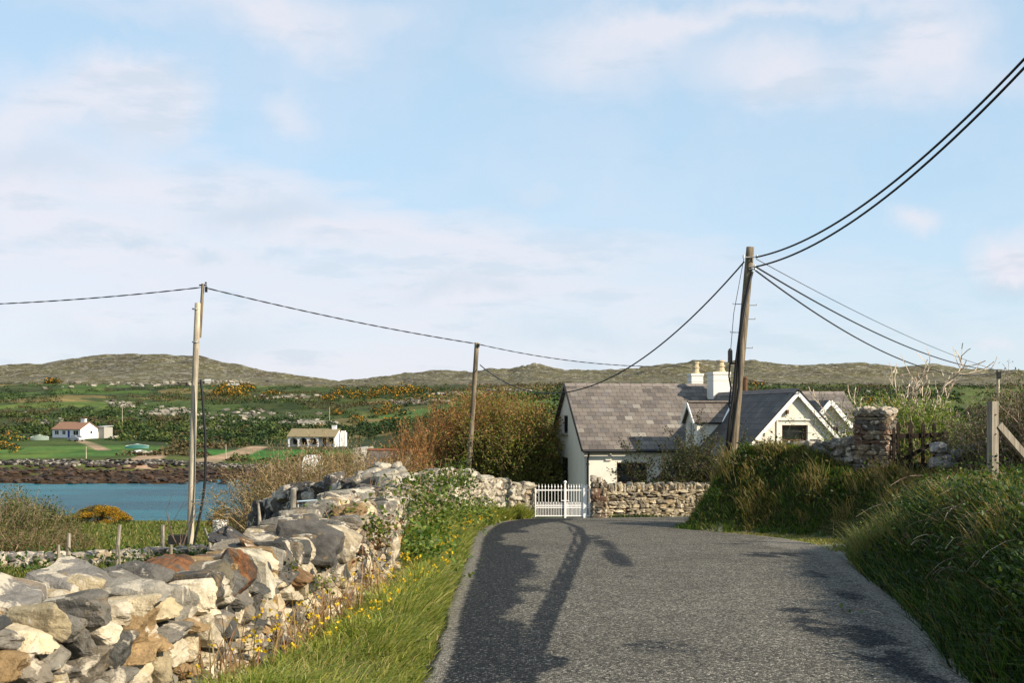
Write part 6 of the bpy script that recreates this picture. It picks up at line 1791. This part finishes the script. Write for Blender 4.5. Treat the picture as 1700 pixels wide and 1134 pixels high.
def gorse(p, q, w, h, label, seed, Y=None, ncl=26):
    r = np.random.default_rng(seed); Y = Y; x = px(p, Y); g = H(x, Y); root = thing('gorse_bush', (x, Y, g), label, 'gorse bush', group='gorse bushes above the near shore'); mb = MB(); br = MB()
    top = pz(q, Y) - g; segs = []
    for k in range(60):
        a = r.uniform(0, 6.28); d = (math.cos(a) * r.uniform(0, 1.1), math.sin(a) * r.uniform(0, 1.1), 1); segs += grow(r, (0, 0, -.1), d, top * .8, .02, 1, .5, 4, .15, .02, (2, 3), .5)
    sticks_from(br, segs, np.array((.12, .09, .05)), .006); br.build('branches', M_TWIG, root)
    for k in range(ncl):
        a = r.uniform(0, 6.28); q_ = r.uniform(0, 1) ** .6; cx = math.cos(a) * q_ * w / 2.3; cy = math.sin(a) * q_ * w / 2.5; cz = top * (1 - q_ ** 2.2 * .75) - .18; cz = max(cz, .05)
        n = 420; d = rand_unit(n, r); P = d * (.34, .34, .26) * r.uniform(.5, 1.1, (n, 1)) + (cx, cy, cz); c = mixcols([(.045, .065, .014), (.07, .08, .018), (.10, .085, .02)], n, r, .3)
        f = r.uniform(size=n) < (.55 if a > 4.2 or a < 1.2 else .22) * (d[:, 2] > -.3); c[f] = mixcols([(.70, .36, .015), (.82, .48, .02), (.5, .22, .01)], int(f.sum()), r, .2)
        add_leaves(mb, P, .055 * r.uniform(.7, 1.4, n), c, r, .6, .3)
    mb.build('foliage', M_LEAF, root)
gorse(165, 840, 4.6, 1.2, 'large gorse bush in orange flower at the water edge left of the pole', 71, 80.0, 80)
gorse(112, 852, 2.0, 1.0, 'smaller gorse bush with sparser flowers at the left of the large one', 72, 79.0, 14)
gorse(368, 846, 1.9, .7, 'small gorse bush in flower right of the spliced pole', 73, 78.0, 12)
# bare small tree before the pole
def bare_tree(name, label, base, hgt, r, n=5, spread=.55, col=((.16, .12, .09), (.10, .075, .055)), lean=(0, 0), depth=3, leafcols=None, leaf=.05, per=4, rad=.05, rmin=.0035, kids=(2, 4), wob=.14, crownbias=.05, group=None, shrink=.62, cat='tree'):
    root = thing(name, base, label, cat, group=group); segs = []
    for k in range(n):
        a = r.uniform(0, 6.28); d = (math.cos(a) * .35 + lean[0], math.sin(a) * .35 + lean[1], 1)
        segs += grow(r, (r.normal(0, .05), r.normal(0, .05), -.2), d, hgt * r.uniform(.55, .8), rad * r.uniform(.6, 1.1), depth, spread, 5, wob, crownbias, kids, shrink)
    tr = [s for s in segs if s[4] >= depth]; br = [s for s in segs if s[4] < depth]
    mb = MB(); sticks_from(mb, tr, np.array(col[0]), .01); mb.build('trunk', M_TWIG, root)
    if leafcols is None:
        mb = MB(); sticks_from(mb, br, mixcols(col, len(br), r, .25), rmin); mb.build('branches', M_TWIG, root)
    else:
        mb = MB(); sticks_from(mb, br, mixcols(col, len(br), r, .25), rmin); mb.build('branches', M_TWIG, root)
        e = [s for s in br if s[4] <= 1]; i = r.integers(0, len(e), len(e) * per); P = np.array([e[j][1] for j in i]) + r.normal(0, .07, (len(i), 3))
        mb = MB(); add_leaves(mb, P, leaf * r.uniform(.6, 1.4, len(P)), mixcols(leafcols, len(P), r, .3), r, .6, .4); mb.build('crown', M_LEAF, root)
    return root
rb = np.random.default_rng(81)
Yc = 39.6
for (p, h_, sd_, lb) in ((1138, 3.3, 1, 'spindly half bare tree in front of the shaded wing roof'), (1172, 3.2, 2, 'second spindly tree between the first one and the leaning pole'), (1112, 2.2, 3, 'low twiggy bush left of the spindly trees behind the garden wall')):
    bare_tree('garden_tree', lb, (px(p, Yc), Yc, H(px(p, Yc), Yc) - .1), h_, np.random.default_rng(90 + sd_), 6, .5, ((.075, .055, .045), (.05, .04, .035)), (0, 0), 3, [(.055, .075, .018), (.09, .11, .025), (.035, .05, .014), (.12, .08, .04)], .07, 4, .04, .006, (3, 4), group='small trees in front of the cottage wing', shrink=.6)
bare_tree('garden_tree', 'leafless bush crown showing above the bank at the right end of the cottage', (px(1404, 37), 37, -2.4), 2.9, np.random.default_rng(97), 7, .5, ((.16, .12, .10), (.12, .09, .08)), (0, 0), 3, [(.12, .17, .025), (.20, .24, .04)], .06, 1, .03, .005, (2, 4), group='small trees in front of the cottage wing')
# hawthorn behind the pillar and gate
bare_tree('hawthorn', 'wind bent hawthorn with bare top twigs behind the tall rubble pillar', (px(1508, 31.5), 31.5, -1.6), 3.0, np.random.default_rng(111), 9, .55, ((.44, .37, .29), (.38, .30, .22)), (.12, 0), 3, None, rad=.06, rmin=.012, wob=.22, kids=(2, 4), crownbias=.10)
stem_shrub('leafy_bush', 'bright green leafy bush around the foot of the hawthorn', 'shrub', [(px(p, Y), Y, .75) for p, Y in ((1465, 31), (1495, 31), (1525, 30.5), (1550, 30.5), (1530, 29.3))], 190,
           top_profile([(1430, 690), (1460, 672), (1500, 662), (1540, 672), (1565, 695), (1600, 730)]), rb, [(.22, .17, .11)], [(.16, .23, .03), (.24, .29, .045), (.09, .15, .02)], .075, 80, (0, 0), .18, .014, 1, .3, spread=.6, lspread=.12, rmin=.005)
# big tangled hedge at far right
stem_shrub('tangled_hedge', 'tall tangled brown hedge behind the square post at the right edge', 'hedge', [(px(p, Y), Y, R_) for p, Y, R_ in ((1632, 27, .6), (1660, 26.5, .8), (1690, 25.8, 1.0), (1720, 25, 1.2), (1760, 24.5, 1.2))], 420,
           top_profile([(1560, 735), (1585, 705), (1610, 700), (1640, 690), (1665, 678), (1690, 655), (1720, 640), (1800, 630)]), rb, [(.19, .14, .10), (.12, .085, .06), (.24, .19, .14)], [(.08, .12, .025), (.13, .16, .03), (.16, .11, .05)], .05, 60, (-.12, 0), .22, .014, 2, .15, kids=(2, 3), spread=.6, lspread=.08, rmin=.004)
# low dead bramble in front of the hedge, and tangles on the bank
def tangle(name, label, centres, n, L, r, cols, rad=.006, cat='bramble'):
    x0, y0 = centres[0][:2]; root = thing(name, (x0, y0, H(x0, y0)), label, cat); org = np.array(root.location); A = []; B = []; P = []
    for (x, y, s) in centres:
        for k in range(int(n * s)):
            bx = x + r.normal(0, .45 * s); by = y + r.normal(0, .45 * s); p = np.array((bx, by, H(bx, by) + .02)); a = r.uniform(0, 6.28); d = np.array((math.cos(a), math.sin(a), r.uniform(.5, 1.6))); ln = L * r.uniform(.5, 1.2) * s
            for j in range(7):
                d = d / np.linalg.norm(d); q = p + d * ln / 7; A.append(p); B.append(q); p = q; d = d + (-.06, 0, -.34) + r.normal(0, .12, 3)
                if j > 1: P.append(q)
    mb = MB(); add_sticks(mb, np.array(A) - org, np.array(B) - org, rad, rad * .8, mixcols(cols, len(A), r, .3)); mb.build('canes', M_TWIG, root)
    P = np.array(P); i = r.integers(0, len(P), len(P) * 3); Q = P[i] + r.normal(0, .05, (len(i), 3)) - org
    mb = MB(); add_leaves(mb, Q, .05 * r.uniform(.5, 1.3, len(Q)), mixcols([(.05, .10, .018), (.09, .14, .024), (.16, .09, .04), (.03, .06, .012)], len(Q), r, .3), r, .7, .6); mb.build('foliage', M_LEAF, root)
CN = [(.36, .27, .20), (.24, .16, .12), (.46, .38, .28), (.15, .09, .07)]
tangle('bramble_tangle', 'pale dead bramble canes arching on the right bank near the picture edge', [(px(1690, 13), 13, .8), (px(1668, 12.3), 12.3, .6), (px(1720, 12), 12, .9)], 45, .8, rb, CN[:3], .005)
tangle('bramble_tangle', 'brown bramble tangle below the square post', [(px(1560, 21), 21, .9), (px(1610, 20.5), 20.5, 1.0), (px(1660, 20), 20, .9), (px(1590, 18.6), 18.6, .8)], 70, 1.1, rb, CN, .006)
tangle('bramble_tangle', 'dark bramble tangle halfway down the right bank', [(px(1600, 15.5), 15.5, .8), (px(1660, 15), 15, .9), (px(1560, 17), 17, .7)], 40, .9, rb, CN, .005)
pts = []
while len(pts) < 260:
    yy = r.uniform(8, 24); xx = r.uniform(3.8, 11)
    if poly_sd(np.array([xx]), np.array([yy]), BANK_POLY)[0] > .4 and xx < .46 * yy + .8: pts.append((xx, yy, r.uniform(.4, 1.0)))
leafy('bank_weeds', 'dark leafy weeds and nettles growing through the right bank grass', 'weeds', pts, 120, .06, [(.040, .080, .014), (.065, .115, .018), (.10, .15, .024), (.025, .05, .010)], r, spread=(.22, .22, .22))
pts = []
while len(pts) < 26:
    yy = r.uniform(26.5, 30); xx = r.uniform(4.6, 9)
    if poly_sd(np.array([xx]), np.array([yy]), BANK_POLY)[0] > .25: pts.append((xx, yy, r.uniform(.4, 1.0)))
leafy('mound_weeds', 'dark leafy patches among the grass of the rounded bank', 'weeds', pts, 110, .08, [(.030, .065, .012), (.055, .10, .016), (.10, .13, .024), (.02, .04, .009), (.12, .09, .03)], r, spread=(.3, .3, .16))
# brambles over the end of the near wall
def wall_bramble(label, spots, n, r, cols, size, name='wall_bramble'):
    p0, q0, Y0 = spots[0][:3]; root = thing(name, (px(p0, Y0), Y0, pz(q0, Y0)), label, 'bramble'); org = np.array(root.location); mb = MB(); A = []; B = []
    for (p, q, Y, s) in spots:
        c = np.array((px(p, Y), Y, pz(q, Y))) - org; k = int(n * s); P = c + r.normal(0, 1, (k, 3)) * (.16 * s, .14 * s, .085 * s); add_leaves(mb, P, size * r.uniform(.6, 1.3, k), mixcols(cols, k, r, .3), r, .8, .9)
        for j in range(int(8 * s)): a = c + r.normal(0, .12, 3) * s; A.append(a); B.append(a + r.normal(0, .16, 3) * s)
    mb.build('foliage', M_LEAF, root); mb = MB(); add_sticks(mb, np.array(A), np.array(B), .004, .003, (.22, .13, .08)); mb.build('canes', M_TWIG, root)
BL = [(.16, .20, .025), (.24, .26, .03), (.08, .13, .018), (.05, .09, .014)]
wall_bramble('yellow green bramble spilling over the end of the near wall', [(560, 858, 12.8, 1.0), (590, 862, 12.8, 1.1), (620, 870, 12.9, .8), (575, 838, 15, 1.0), (605, 832, 15.5, .9), (640, 880, 13, .5), (545, 850, 12.9, .7), (600, 880, 12.6, .6), (650, 835, 17, 1.3), (680, 850, 17.5, 1.2), (665, 815, 19, 1.1), (630, 850, 15, .9)], 110, rb, BL, .05)
wall_bramble('small bramble sprig growing between dark boulder and wall stones', [(525, 975, 9.8, .5), (480, 945, 9.2, .35), (540, 960, 10.2, .5), (430, 1000, 8.4, .25)], 80, rb, BL[:3] , .035)
wall_bramble('reddish brown bramble hanging down the shaded end of the near wall', [(635, 890, 13.2, .8), (620, 905, 12.6, .7), (650, 870, 13.4, .5), (605, 925, 12.0, .6)], 80, rb, [(.14, .06, .03), (.20, .09, .04), (.06, .04, .02), (.10, .10, .02)], .04)
wall_bramble('green bramble climbing the rubble wall below the mid pole', [(740, 800, 23.5, 1.6), (752, 780, 24, 1.2), (720, 810, 22.5, 1.3), (690, 800, 21, 1.3), (700, 830, 20, 1.2), (770, 800, 26, 1.1), (730, 835, 20.5, 1.3)], 170, rb, [(.10, .15, .02), (.15, .20, .03), (.05, .09, .014)], .07)
# a few fallen branches near the pole
rt = bare_tree('dead_sapling', 'thin dead leafless sapling leaning left in front of the spliced pole', (px(300, 38), 38, H(px(300, 38), 38)), 2.6, np.random.default_rng(131), 3, .45, ((.10, .07, .05), (.09, .06, .045)), (-.3, 0), 2, None, rad=.03, rmin=.007, kids=(1, 2), cat='sapling')
